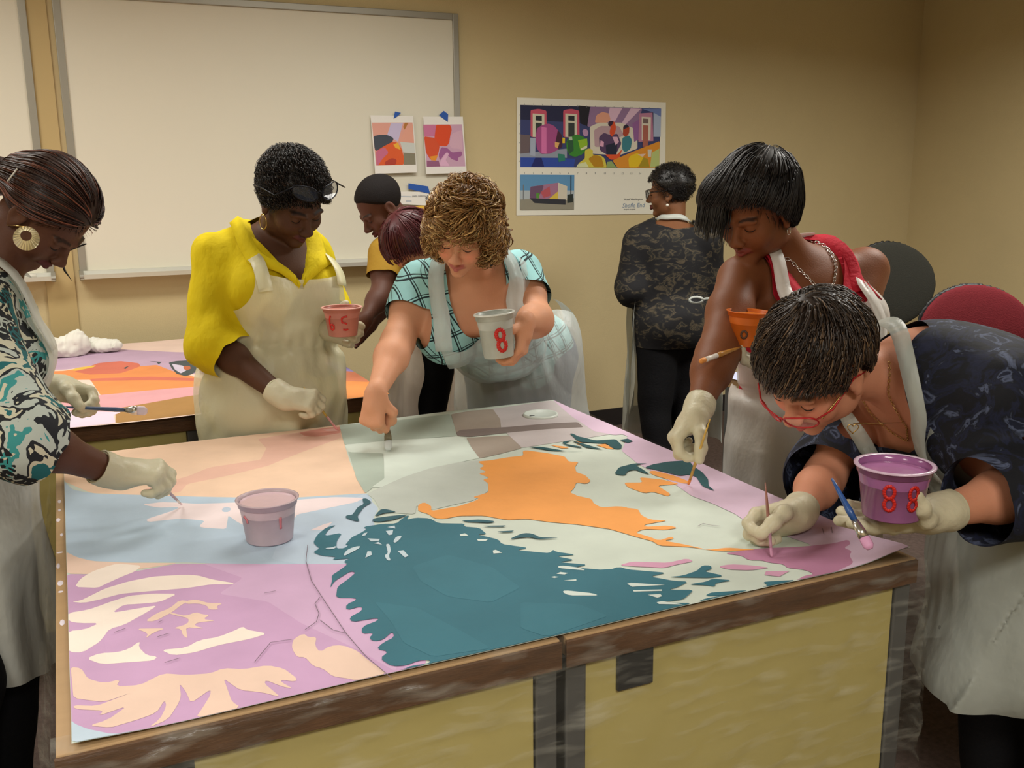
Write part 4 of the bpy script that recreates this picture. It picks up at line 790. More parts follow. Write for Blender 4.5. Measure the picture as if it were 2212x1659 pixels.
PE = dict(pelvis=at(1122, 766, 3.44), waist=at(1070, 722, 3.18), chest=at(1018, 665, 2.98), neck=at(1022, 575, 2.86), head=at(1002, 500, 2.66), HR=head_frame(hdg(-.26, .95), 30, 10),
          shR=at(905, 612, 2.97), shL=at(1122, 590, 3.02), elR=at(858, 742, 2.82), wrR=at(812, 850, 2.62), handR=(-Z3*.85-iR*.12+toC*.35, iR*.25-toC*.55-Z3*.55, 'fist'),
          elL=at(1160, 692, 2.86), wrL=at(1134, 696, 2.68), handL=(-Z3*.85-iR*.12+toC*.25, -iR*.9-toC*.25, 'wrap'), hsc=.95, lipc=(186, 108, 98), blush=1.2, arR=(.056, .046, .047, .028), arL=(.056, .046, .047, .028))
legs(PE, hdg(-.3, 1), PE['pelvis']+np.array([0, .05, 0]))
PG = dict(pelvis=at(1735, 905, 2.84), waist=at(1728, 795, 2.80), chest=at(1722, 690, 2.72), neck=at(1716, 555, 2.68), head=at(1632, 450, 2.55), HR=head_frame(hdg(-.74, .66), 30, 6),
          shR=at(1598, 602, 2.62), shL=at(1868, 585, 2.80), elR=at(1548, 770, 2.42), wrR=at(1506, 892, 2.28), handR=(-Z3*.62-iR*.62+toC*.25, iR*.62+toC*.1-Z3*.55, 'pinch'),
          elL=at(1800, 800, 2.66), wrL=at(1690, 774, 2.47), handL=(-iR*.98-Z3*.08+toC*.1, Z3*.9+toC*.1, 'wrap'), hsc=1.1, lipc=(130, 62, 54), cheek=1.08, blush=.3, arR=(.060, .050, .047, .028), arL=(.070, .055, .048, .028))
legs(PG, hdg(-.7, .7), at(1735, 1200, 2.85))
PH = dict(pelvis=at(2290, 985, 2.02), waist=at(2180, 895, 1.98), chest=at(2055, 850, 2.06), neck=at(1925, 805, 2.04), head=at(1762, 795, 1.93), HR=head_frame(hdg(-.86, .52), 43, 10),
          shR=at(1862, 880, 2.22), shL=at(2062, 895, 1.95), elR=at(1778, 1035, 2.17), wrR=at(1722, 1112, 1.965), handR=(-iR*.92-Z3*.18+toC*.15, toC*.9-Z3*.3, 'pen'), hand_sc=1.08,
          elL=at(2205, 1060, 1.80), wrL=at(2022, 1110, 1.71), handL=(-iR*.98+toC*.02-Z3*.08, Z3*.95+toC*.12, 'tray'), hsc=1.08, lipc=(178, 96, 88), blush=1.2, arR=(.052, .044, .044, .027), arL=(.055, .046, .046, .027))
legs(PH, hdg(-.9, .3), at(2250, 1500, 2.05))
PA = dict(pelvis=at(-100, 1000, 2.12), waist=at(-82, 870, 2.09), chest=at(-66, 745, 2.06), neck=at(-30, 598, 2.05), head=at(101, 463, 2.07), HR=head_frame(hdg(.97, .2), 60, 0),
          shR=at(-62, 680, 1.92), shL=at(-20, 655, 2.20), elR=at(50, 945, 1.84), wrR=at(250, 1022, 2.0), handR=(iR*.95-toC*.25-Z3*.05, -Z3*.85-toC*.25+iR*.1, 'pinch'),
          elL=at(-20, 850, 2.34), wrL=at(128, 838, 2.42), handL=(iR*.9-Z3*.3, -Z3*.5+toC*.65, 'pinch'), hsc=.96, lipc=(92, 44, 44), blush=.2)
legs(PA, hdg(.95, 0), at(-60, 1700, 2.1))
PF = dict(pelvis=at(1455, 690, 4.78), waist=at(1452, 630, 4.77), chest=at(1448, 565, 4.75), neck=at(1456, 492, 4.73), head=at(1445, 415, 4.72), HR=head_frame(hdg(-.94, -.30), 4, 2),
          shR=at(1522, 515, 4.68), shL=at(1382, 522, 4.72), elR=at(1535, 625, 4.80), wrR=at(1450, 615, 4.95), handR=(-iR, -toC*-.2+Z3*.1, 'relax'),
          elL=at(1362, 622, 4.72), wrL=at(1425, 605, 4.95), handL=(iR*.8-toC*.4, toC, 'relax'), hsc=1.0, lipc=(100, 50, 48), blush=.2)
legs(PF, hdg(-.5, -.85), at(1455, 1000, 4.78))
PC = dict(pelvis=at(935, 680, 4.12), waist=at(930, 625, 4.08), chest=at(915, 560, 4.02), neck=at(878, 495, 3.95), head=at(822, 448, 3.88), HR=head_frame(hdg(-.85, .5), 38, 0),
          shR=at(905, 530, 4.15), shL=at(832, 548, 3.88), elR=at(850, 640, 4.10), wrR=at(800, 700, 3.95), elL=at(825, 635, 3.82), wrL=at(788, 690, 3.72), handL=(-Z3*.7-iR*.5, -toC, 'relax'), handR=(-Z3*.5-iR*.6, toC, 'relax'), hsc=1.0, lipc=(90, 42, 42), blush=.2)
legs(PC, hdg(-.9, .3), at(900, 900, 4.12))
PD = dict(pelvis=at(1075, 760, 3.85), waist=at(1045, 680, 3.80), chest=at(1000, 605, 3.72), neck=at(945, 560, 3.66), head=at(895, 532, 3.58), HR=head_frame(hdg(-.8, .6), 60, 0),
          shR=at(925, 590, 3.80), shL=at(965, 625, 3.56), elR=at(985, 690, 3.85), wrR=at(1050, 680, 3.75), elL=at(1020, 700, 3.58), wrL=at(1060, 680, 3.45), handL=(-Z3*.6-iR*.6, toC, 'relax'), handR=(-Z3*.5-iR*.6, toC, 'relax'), hsc=1.0)
legs(PD, hdg(-.8, .5), at(1060, 960, 3.85))
# ------------------------------------------------------------------ clothing helpers
def cloth(name, c, **k): k.setdefault('bdist', .007); k.setdefault('rough', .8); k.setdefault('spec', .2); return mat(name, c, **k)
M_black = cloth('black_cloth', (16, 16, 19), rough=.9, bump=.3, bscale=120)
def apron_mat(name, c, alpha):
    return mat(name, c, rough=.38, spec=.45, bump=.9, bscale=13, bdist=.012, alpha=alpha, transl=.12, var=.04, vscale=6, stretch=(1, 1, .55))
M_apr = apron_mat('apron_plastic', (232, 234, 226), .66)
def body_coords(b, P):
    J = b.J; D = P-J['pelvis']; t = D@b.up; D = D-b.up*np.clip(t, 0, 9)[:, None]; low = P[:, 2]-J['pelvis'][2]; hz = unit([b.fr[0], b.fr[1], 0]); tt = np.where(t > 0, t, np.minimum(low, 0)); yf = np.where(t > 0, D@b.fr, D@hz); return D@b.lat, yf, tt
def pants(b, m=M_black, top=.06):
    S = Shape(); J = b.J
    for q in ('R', 'L'): S.chain([J['hip'+q], J['kn'+q], J['an'+q]+np.array([0, 0, .0])], [.105*b.sc, .08, .065], .04)
    S.ell(J['pelvis'], np.array([.18, .14, .13])*b.sc, b.Rc, .05); S.ell(J['pelvis']-b.fr*.05, np.array([.165, .115, .11])*b.sc, b.Rc, .05)
    return garment(b, 'trousers', S, m, .007, 0, folds(5, .006, 30), .008, cuts=[lambda P: P[:, 2]-.045, lambda P: np.maximum(J['pelvis'][2]+top-P[:, 2], 0.001 if top > .05 else -9)])
def shoes(b, m=M_black):
    J = b.J; f = unit([b.fr[0], b.fr[1], 0])
    for q in ('R', 'L'):
        a = J['an'+q]; S = Shape(); S.cap(a-f*.04-np.array([0, 0, .04]), a+f*.14-np.array([0, 0, .048]), .038, .032, .02); S.cap(a, a-np.array([0, 0, .04]), .045, .04, .02)
        V, F = surface(S, .007); V[:, 2] = np.maximum(V[:, 2], .001); mesh_obj('shoe', V, F, m, b.t)
def torso_shape(b, dr=.012, sleeves=None, r=(.062, .064, .05), hem=None):
    """sleeves: fraction of upper arm (1 = elbow, >1 goes on down the forearm)"""
    S = Shape(); J = b.J; S.plus(b.T, dr); S.p = [q for q in S.p if not (q[0] == 'c' and q[5][2] < J['pelvis'][2]-.12)]
    if sleeves:
        for q, sleeves in zip(('R', 'L'), sleeves if isinstance(sleeves, tuple) else (sleeves, sleeves)):
            a, e, w_ = J['sh'+q], J['el'+q], J['wr'+q]
            if sleeves <= 1: S.cap(a, a+(e-a)*sleeves, r[0], r[0]+(r[1]-r[0])*sleeves, .03)
            else: S.cap(a, e, r[0], r[1], .03); S.cap(e, e+(w_-e)*(sleeves-1), r[1], r[2], .03)
    return S
def sleeve_cut(b, frac, lim=.098):
    fs = []; fr_ = frac if isinstance(frac, tuple) else (frac, frac)
    for q, frac in zip(('R', 'L'), fr_):
        a, e, w_ = b.J['sh'+q], b.J['el'+q], b.J['wr'+q]
        if frac <= 1: c = a+(e-a)*(frac-.06); d = unit(e-a)
        else: c = e+(w_-e)*(frac-1-.06); d = unit(w_-e)
        def seg(P, u, v): h = np.clip((P-u)@(v-u)/((v-u)@(v-u)), 0, 1); return np.linalg.norm(P-u-h[:, None]*(v-u), axis=1)
        def f(P, c=c, d=d, a=a, e=e, w_=w_, frac=frac):
            s = -(P-c)@d+.003*np.sin(P@np.array([80, 60, 50]))
            if frac <= 1: return np.maximum(s, seg(P, c, w_)-lim)
            return np.maximum(s, np.maximum(seg(P, e, w_)-seg(P, a, e)-.0, seg(P, e, w_)-.15))
        fs.append(f)
    return fs
def neck_cut(b, depth=.16, slope=1.8, back=.01, wid=.1, rnd=False, ym=.3):
    J = b.J; R = b.Rc
    def f(P):
        Q = (P-J['neck'])@R; x = np.abs(Q[:, 0]); fr = sstep(Q[:, 1], -.03, .04)
        zf = (-depth+slope*x) if not rnd else -depth*np.sqrt(np.clip(1-(x/wid)**2, 0, 1))
        return np.maximum.reduce([zf*fr+(back+x*.2)*(1-fr)-Q[:, 2], (x-wid)*1.5, np.linalg.norm(Q, axis=1)-depth-.085, Q[:, 1]-ym])
    return f
def apron(b, base, m, drop, half=.10, wide=.21, hem=.30, tw=.14, off=.009, skirt=(.175, .25), flat=.82, back=-.05, scoop=.0, seed=3, tie=.012, lean=.0, h=.0055, axis_end=None, crink=.006, extra=None, cuts=(), bd=None):
    J = b.J; S = Shape(); base = torso_shape(b, base); S.plus(base, off); top = np.linalg.norm(J['neck']-J['pelvis'])-drop; hz = unit([b.fr[0], b.fr[1], 0]); a = J['pelvis']+hz*.01+np.array([0, 0, .04]); e = np.array([a[0], a[1], hem-.1])+hz*lean if axis_end is None else np.asarray(axis_end, float)
    S.fcap(a, e, skirt[0], skirt[1], b.lat, flat, .06)
    if extra: extra(S)
    fo = folds(seed, crink, 26, 6, (1, 1, .45)); ax = e-a; axn = unit(ax); lt = unit(b.lat-axn*(b.lat@axn)); fw = np.cross(axn, lt); r0 = np.random.RandomState(seed).rand(4)*6
    def disp(P):
        x, y, t = body_coords(b, P); ph = np.arctan2((P-a)@lt, (P-a)@fw); dn = sstep(-t+.06, 0, .5)
        pl = .014*(np.sin(ph*7+r0[0])+.6*np.sin(ph*12+r0[1]))*dn
        g = -tie*np.exp(-((t-tw)/.016)**2)+.003*np.sin(x*150+r0[2])*np.exp(-((t-tw)/.05)**2)
        return np.maximum(fo(P), -.002)+pl+g+(bd(P) if bd else 0)
    def keep(P):
        x, y, t = body_coords(b, P); ax_ = np.abs(x); u = np.clip((t-tw)/max(.01, top-tw), 0, 1); w_ = half+(wide-half)*(1-u)**2.2
        k1 = np.where(t > tw, w_-ax_, .2); k2 = top-t-scoop*np.clip(1-(x/half)**2, 0, 1); k3 = y-np.where(t > tw, -.02, back)-.01*np.sin(P[:, 2]*25); k4 = P[:, 2]-hem-.012*np.sin(P[:, 0]*22+P[:, 1]*17)
        return np.minimum(np.minimum(k1, k2), np.minimum(k3, k4))
    V, F = surface(S, h, disp, 0, .03); V = relax(V, F, 1, .4); V, F = clipV(V, F, keep)
    for fn in cuts: V, F = clipV(V, F, fn)
    o = mesh_obj('apron', V, F, m, b.t); b.apS = S; return o
def strap(b, ctrl, wd, m, name='apron_strap', off=.006, sh=None, n=22, snap=True):
    """ctrl: control points, made smooth, laid on the surface"""
    C = np.array(ctrl, float); k = len(C); s = np.linspace(0, k-1, n); P = np.stack([np.interp(s, range(k), C[:, i]) for i in range(3)], 1)
    for _ in range(3): P[1:-1] = P[1:-1]*.5+(P[:-2]+P[2:])*.25
    S = sh or b.S
    if snap: P = S.snap(P, off, 5)
    for _ in range(2): P[1:-1] = P[1:-1]*.5+(P[:-2]+P[2:])*.25
    N = S.normal(P, .01); return MB().ribbon(P, N, wd, th=.0015).build(name, m, b.t, True)
def chain(b, ctrl, name, m, link=.007, r=.0011, off=.004, parent=None):
    C = np.array(ctrl, float); s = np.linspace(0, len(C)-1, 200); P = np.stack([np.interp(s, range(len(C)), C[:, i]) for i in range(3)], 1)
    for _ in range(6): P[1:-1] = P[1:-1]*.5+(P[:-2]+P[2:])*.25
    P = b.S.snap(P, off, 4); L = np.concatenate([[0], np.cumsum(np.linalg.norm(np.diff(P, axis=0), axis=1))]); n = int(L[-1]/(link*1.5)); s = np.linspace(0, L[-1], n); Q = np.stack([np.interp(s, L, P[:, i]) for i in range(3)], 1)
    N = b.S.normal(Q); T = np.gradient(Q, axis=0); T /= np.linalg.norm(T, axis=1)[:, None]; q = MB(); th = np.linspace(0, 2*math.pi, 9)
    for i in range(n):
        S_ = np.cross(N[i], T[i]); A = S_ if i % 2 == 0 else N[i]
        q.tube([Q[i]+T[i]*math.cos(a)*link+A*math.sin(a)*link*.55 for a in th], r, 5)
    return q.build(name, m, parent or b.t, True), Q
def skull_hair(b, thick, zline, c, noise=(0, 100), edge=.022, extra=(), h=.0036, ears=True, name='hair', hi=None):
    S = cap_shape(b, thick, extra)
    def hl(Q): return Q[:, 2]-np.interp(Q[:, 1], zline[0], zline[1])
    f = folds(21, noise[0], noise[1], 6) if noise[0] else None
    def disp(P):
        Q = b.loc(P); e = hl(Q); d = -(thick+.004)*(1-sstep(e, 0, edge)); return d+(f(P) if f else 0)
    V, F = surface(S, h, disp, 0, .012+thick); V = relax(V, F, 1, .4); V, F = clipV(V, F, lambda P: hl(b.loc(P))+.002)
    cc = np.tile(hex3(c), (len(V), 1))
    return S, V, F, cc, hl
def hoop(b, side, r, th, m, dz=-.052, label=None, n=24):
    c = b.HW(side*.081, -.003, -.046)+np.array([0, 0, -r]); t = np.linspace(0, 2*math.pi, n); f = b.J['HR'][:, 1]; f = unit(np.array([f[0], f[1], 0])); return MB().tube([c+f*math.sin(a)*r*.8+np.array([0, 0, 1])*math.cos(a)*r for a in t], th, 6).build('earring', m, b.t, True)

def unit_rows(A): return A/(np.linalg.norm(A, axis=1)[:, None]+1e-9)
# ------------------------------------------------------------------ A: left edge, patterned blouse
def pattern_mat():
    m = mat('snake_print_blouse', (190, 190, 170), rough=.75, bump=.25, bscale=40); t = m.node_tree; L = t.links; b = t.nodes['Principled BSDF']; tc = [n for n in t.nodes if n.type == 'TEX_COORD'][0]
    vo = nd(t, 'ShaderNodeTexVoronoi', feature='DISTANCE_TO_EDGE'); vo.inputs['Scale'].default_value = 55; L.new(tc.outputs['Object'], vo.inputs['Vector'])
    st = nd(t, 'ShaderNodeMath', operation='GREATER_THAN'); st.inputs[1].default_value = .11; L.new(vo.outputs['Distance'], st.inputs[0])
    no = nd(t, 'ShaderNodeTexNoise'); no.inputs['Scale'].default_value = 13; no.inputs['Detail'].default_value = 3; no.inputs['Distortion'].default_value = .7; L.new(tc.outputs['Object'], no.inputs['Vector'])
    cr = nd(t, 'ShaderNodeValToRGB'); cr.color_ramp.interpolation = 'CONSTANT'; e = cr.color_ramp.elements; e[0].position = 0; e[0].color = (*lin((28, 104, 110)), 1); e[1].position = .43; e[1].color = (*lin((206, 204, 180)), 1)
    for p, c in ((.50, (30, 34, 40)), (.55, (186, 196, 188)), (.62, (60, 150, 150)), (.68, (214, 206, 182))): x = e.new(p); x.color = (*lin(c), 1)
    L.new(no.outputs['Fac'], cr.inputs[0])
    n2 = nd(t, 'ShaderNodeTexNoise'); n2.inputs['Scale'].default_value = 7; L.new(tc.outputs['Object'], n2.inputs['Vector']); g2 = nd(t, 'ShaderNodeMath', operation='GREATER_THAN'); g2.inputs[1].default_value = .52; L.new(n2.outputs['Fac'], g2.inputs[0])
    mu = nd(t, 'ShaderNodeMath', operation='MULTIPLY'); L.new(st.outputs[0], mu.inputs[0]); L.new(g2.outputs[0], mu.inputs[1])
    mx = nd(t, 'ShaderNodeMix', data_type='RGBA'); L.new(mu.outputs[0], mx.inputs[0]); L.new(cr.outputs[0], mx.inputs[6]); mx.inputs[7].default_value = (*lin((24, 28, 32)), 1); L.new(mx.outputs[2], b.inputs['Base Color']); return m
A = person('woman at the left edge in a teal snake-print blouse with a big round earring', PA, (92, 58, 42), build=1.02, armr=1.0, bust=.92)
pants(A); shoes(A)
SA = torso_shape(A, .014, 1.25, (.068, .075, .078)); M_sn = pattern_mat()
bdA = folds(31, .012, 28, 6, (1, 1, .5)); garment(A, 'blouse', SA, M_sn, .0045, 0, bdA, .014, cuts=sleeve_cut(A, 1.25)+[neck_cut(A, .05, 1.2, .03, .1), lambda P: body_coords(A, P)[2]+.06])
apron(A, .014, M_apr, .05, .11, .23, .40, .16, back=-.06, seed=4, skirt=(.165, .185), lean=.02, bd=bdA)
n_ = A.J['neck']; strap(A, [A.J['chest']+A.fr*.2+A.up*.05+A.lat*.09, n_+A.lat*.075-A.up*.01+A.fr*.05, n_-A.fr*.075+A.up*.02, n_-A.lat*.075-A.up*.01+A.fr*.05], .035, M_apr, off=.016, sh=SA)
glove(A, 'R'); glove(A, 'L')
zA = ([-.13, -.05, -.02, .01, .03, .06, .09], [-.06, -.05, -.02, .01, .018, .052, .068])
SHA, V, F, cc, hl = skull_hair(A, .011, zA, (44, 24, 18), (.002, 60), extra=[((0, -.10, .0), (.05, .04, .045), .03)])
bun = A.HW(0, -.15, -.07)
def flA(P): return bun-P+(A.HW(0, -.1, .1)-P)*.2
pa = strands(A, 900, seeds_on(V), flA, .13, .0022, scol((52, 28, 20), .4, (112, 60, 40), .2), SHA, off=.0015, seed=3, wob=.0012, stop=lambda P: hl(A.loc(P))+.004)
hA = hair_obj(A, [((np.asarray(V), np.concatenate([F[:, [0, 1, 2]], F[:, [0, 2, 2]]])[:len(F)]), cc)] if False else [((V, np.column_stack([F, F[:, 2]])), cc), (pa[0], np.repeat(pa[1], pa[2]*4, axis=0))])
S_ = Shape(); S_.ell(A.HW(0, -.135, -.06), (.045, .042, .045), A.J['HR'], .02); Vb, Fb = surface(S_, .004, folds(8, .003, 90)); mesh_obj('hair_bun', Vb, Fb, M_hair, A.t, col=np.tile(hex3((50, 26, 20)), (len(Vb), 1)))
MB().tube([A.HW(.072, -.088, .045), A.HW(.082, -.075, .015)], .0018, 6).build('hairpin', M_plw, A.t, True)
lk = [A.HW(.012, .098, .062), A.HW(.014, .125, .02)]; p0 = at(128, 545, 2.04); MB().tube([A.HW(-.04, .09, .02), at(128, 548, 2.13), at(140, 585, 2.13), at(155, 606, 2.13)], [.003, .006, .004, .0008], 6, .5).build('loose_lock', M_lash, A.t, True)
ce = at(57, 515, 1.965); q = MB(); th = np.linspace(0, 2*math.pi, 49); nrm = unit(CAM-ce); Rr = frame(nrm, Z3)
V = []
for i, a in enumerate(th[:-1]):
    d = Rr@np.array([math.cos(a), math.sin(a), 0]); rp = .0012*(1 if i % 2 else -1); off = Rr@np.array([.0055, 0, 0])
    V += [ce+d*.0245+nrm*rp, ce+d*.0245-nrm*.0015, ce+off+d*.0105+nrm*.002, ce+off+d*.0105-nrm*.0005]
n = len(th)-1; F = []
for i in range(n):
    j = (i+1) % n; F += [(i*4, j*4, j*4+2, i*4+2), (i*4+1, i*4+3, j*4+3, j*4+1), (i*4, i*4+1, j*4+1, j*4), (i*4+2, j*4+2, j*4+3, i*4+3)]
er = q.add(V, F).build('earring', mat('pale_gold', (232, 222, 186), .3, metal=.85), A.t, False); er['label'] = 'large pale gold ribbed disc earring'
MB().tube([ce+Rr@np.array([.024, 0, 0]), A.HW(.082, -.003, -.045)], .0008, 6).build('earring_hook', M_gold, er, True)

# ------------------------------------------------------------------ B: yellow shirt
B = person('woman in a rolled-sleeve yellow shirt and cream apron with glasses pushed up on her head', PB, (84, 54, 38), hair_c=(20, 16, 14), build=1.12, armr=1.0)
pants(B); shoes(B)
M_ye = cloth('yellow_cotton', (222, 198, 22), bump=.8, bscale=16, bdist=.014, var=.08, vscale=16, stretch=(1, 1, .6))
SB = torso_shape(B, .016, 1.34, (.072, .082, .070))
fB = folds(32, .016, 24, 7, (1, 1, .6)); fB2 = folds(35, .008, 60, 5, (1, 1, .6))
shirt = garment(B, 'shirt', SB, M_ye, .0042, 0, lambda P: fB(P)+fB2(P), .02, cuts=sleeve_cut(B, 1.34)+[neck_cut(B, .17, 1.5, .05, .105), lambda P: body_coords(B, P)[2]+.10])
R_ = B.Rc; N_ = B.J['neck']; wl = lambda x, y, z: N_+R_@np.array([x, y, z])
for s in (-1, 1):
    g = MB(); u = np.linspace(0, 1, 12); inner = np.array([wl(0, -.07, .035), wl(s*.055, -.045, .045), wl(s*.078, .01, .025), wl(s*.07, .065, -.03), wl(s*.045, .11, -.09), wl(s*.016, .135, -.15)]); outer = np.array([wl(0, -.10, -.005), wl(s*.075, -.08, .0), wl(s*.115, -.005, -.01), wl(s*.13, .065, -.055), wl(s*.125, .12, -.115), wl(s*.03, .14, -.17)])
    I = np.stack([np.interp(np.linspace(0, 5, 22), range(6), inner[:, i]) for i in range(3)], 1); O = np.stack([np.interp(np.linspace(0, 5, 22), range(6), outer[:, i]) for i in range(3)], 1); O = SB.snap(O, .012); I2 = SB.snap(I*.55+O*.45, .020)
    V = np.stack([I, I2, O, O-SB.normal(O)*.004, I2-SB.normal(I2)*.004, I-SB.normal(I)*.002], 1).reshape(-1, 3); F = [(i*6+j, i*6+(j+1) % 6, i*6+6+(j+1) % 6, i*6+6+j) for i in range(21) for j in range(6)]; g.add(V, F).build('collar', M_ye, shirt, True)
M_aprB = apron_mat('apron_plastic_cream', (246, 242, 206), .80)
apron(B, .016, M_aprB, .115, .135, .26, .32, .15, back=-.05, seed=9, skirt=(.215, .245), crink=.012, scoop=.02, bd=lambda P: fB(P)+fB2(P))
for s in (-1, 1): strap(B, [wl(s*.105, .14, -.17), wl(s*.108, .12, -.12), wl(s*.11, .105, -.10)], .04, M_aprB, off=.019, sh=SB)
glove(B, 'R'); glove(B, 'L')
zB = ([-.13, -.05, -.02, .01, .03, .06, .09], [-.065, -.055, -.02, .012, .018, .048, .058])
SHB, V, F, cc, hl = skull_hair(B, .018, zB, (20, 15, 13), (.006, 75), edge=.02)
pb = strands(B, 2600, seeds_on(V), lambda P: np.cross(P-B.J['head'], np.array([.3, .2, 1.]))+rng.randn(len(P), 3)*.05, .03, .0013, scol((24, 18, 15), .5, (60, 44, 34), .15), SHB, seg=12, off=.002, curl=.005, curlf=420, wob=.002, seed=5)
hair_obj(B, [((V, np.column_stack([F, F[:, 2]])), cc), (pb[0], np.repeat(pb[1], pb[2]*4, axis=0))])
hoop(B, 1, .022, .0018, M_gold); hoop(B, -1, .022, .0018, M_gold)
M_lens = mat('spectacle_lens', (60, 70, 90), rough=.08, spec=.8, alpha=.45); M_fr = mat('dark_metal_frame', (30, 32, 40), .3, metal=.6); M_red = mat('red_acetate', (176, 30, 34), .3); M_blkf = mat('black_acetate', (16, 16, 18), .3)
def glasses(b, cz, cy, tilt, m, w_=.027, hgt=.018, lensm=None, name='glasses', arm_y=.0, arm_z=None, r=.0016, x0=.034, hx=.082, bow=.0):
    g = None; th = np.linspace(0, 2*math.pi, 25); q = MB(); Rt = lambda x, y, z: b.HW(x, cy+math.sin(tilt)*z-x*x*(6+bow), cz+math.cos(tilt)*z)
    for s in (-1, 1): q.tube([Rt(s*x0+math.copysign(abs(math.cos(a))**.8, math.cos(a))*w_, 0, math.copysign(abs(math.sin(a))**.8, math.sin(a))*hgt) for a in th], r, 6)
    q.tube([Rt(-x0+w_, 0, .004), Rt(0, 0, .009), Rt(x0-w_, 0, .004)], r, 6); g = q.build(name, m, b.t, True)
    for s in (-1, 1):
        V = [Rt(s*x0+math.cos(a)*w_*.97, 0, math.sin(a)*hgt*.97) for a in th[:-1]]; mesh_obj('lens', np.array(V), [tuple(range(24))], lensm or M_lens, g, False)
        az = cz if arm_z is None else arm_z; MB().tube([Rt(s*(x0+w_), 0, .006), b.HW(s*hx, cy*.6, (cz+az)/2+.004), b.HW(s*(hx+.002), arm_y, az), b.HW(s*hx, arm_y-.03, az-.02)], [r*1.1, r, r, r*.8], 6).build('temple_arm', m, g, True)
    return g
glasses(B, .104, .104, -.75, M_fr, .031, .019, arm_y=-.01, arm_z=.05, hx=.108, x0=.038, r=.002)

# ------------------------------------------------------------------ C and D: behind, at the far tables
C_ = person('woman behind with short cropped hair, mustard top and apron, bending over the far tables', PC, (88, 56, 44), hair_c=(22, 18, 18), h=.0045)
pants(C_); shoes(C_)
M_mus = cloth('mustard_cotton', (160, 126, 44), bump=.4, bscale=30)
SCc = torso_shape(C_, .012, .62, (.060, .064, .06)); garment(C_, 'top', SCc, M_mus, .0055, 0, folds(33, .01, 26), .012, cuts=sleeve_cut(C_, .62)+[neck_cut(C_, .06, .9, .02, .09, True), lambda P: body_coords(C_, P)[2]+.08])
M_aprC = apron_mat('apron_plastic_pinkish', (226, 212, 196), .8)
apron(C_, .012, M_aprC, .13, .12, .2, .38, .15, seed=6, h=.007)
nC = C_.J['neck']; strap(C_, [nC+C_.fr*.10-C_.lat*.08-C_.up*.05, nC-C_.lat*.07+C_.up*.0, nC-C_.fr*.07+C_.up*.05], .03, M_aprC, off=.02, sh=SCc)
zC = ([-.13, -.05, -.02, .01, .03, .06, .09], [-.07, -.055, -.02, .015, .03, .062, .074])
SHC, V, F, cc, hl = skull_hair(C_, .007, zC, (26, 22, 22), (.001, 90)); hair_obj(C_, [((V, F), cc)], m=mat('cropped_hair', (255, 255, 255), .85, spec=.2, attr=True, bump=.6, bscale=400)); hoop(C_, -1, .02, .0018, M_gold)
D_p = person('woman mostly hidden behind the curly-haired painter, only smooth dark red hair showing', PD, (198, 142, 112), hair_c=(60, 18, 22), h=.005)
pants(D_p); shoes(D_p)
SD = torso_shape(D_p, .010, .5); garment(D_p, 'top', SD, cloth('rust_top', (150, 120, 60)), .007, 0, folds(3, .008, 30), .01, cuts=sleeve_cut(D_p, .5)+[neck_cut(D_p, .05, 1, .0, .09, True)])
apron(D_p, .010, M_aprC, .14, .12, .2, .38, .15, seed=7, h=.008)
SHD, V, F, cc, hl = skull_hair(D_p, .022, ([-.13, -.05, -.02, .01, .03, .06, .09], [-.11, -.10, -.07, -.04, .0, .04, .05]), (74, 20, 26), (.002, 50), h=.0045)
pd = strands(D_p, 500, seeds_on(V), lambda P: P-D_p.HW(0, -.06, .12), .12, .002, scol((84, 24, 30), .35), SHD, off=.001, seed=13, wob=.001, stop=lambda P: hl(D_p.loc(P))+.004)
hair_obj(D_p, [((V, np.column_stack([F, F[:, 2]])), cc), (pd[0], np.repeat(pd[1], pd[2]*4, axis=0))])

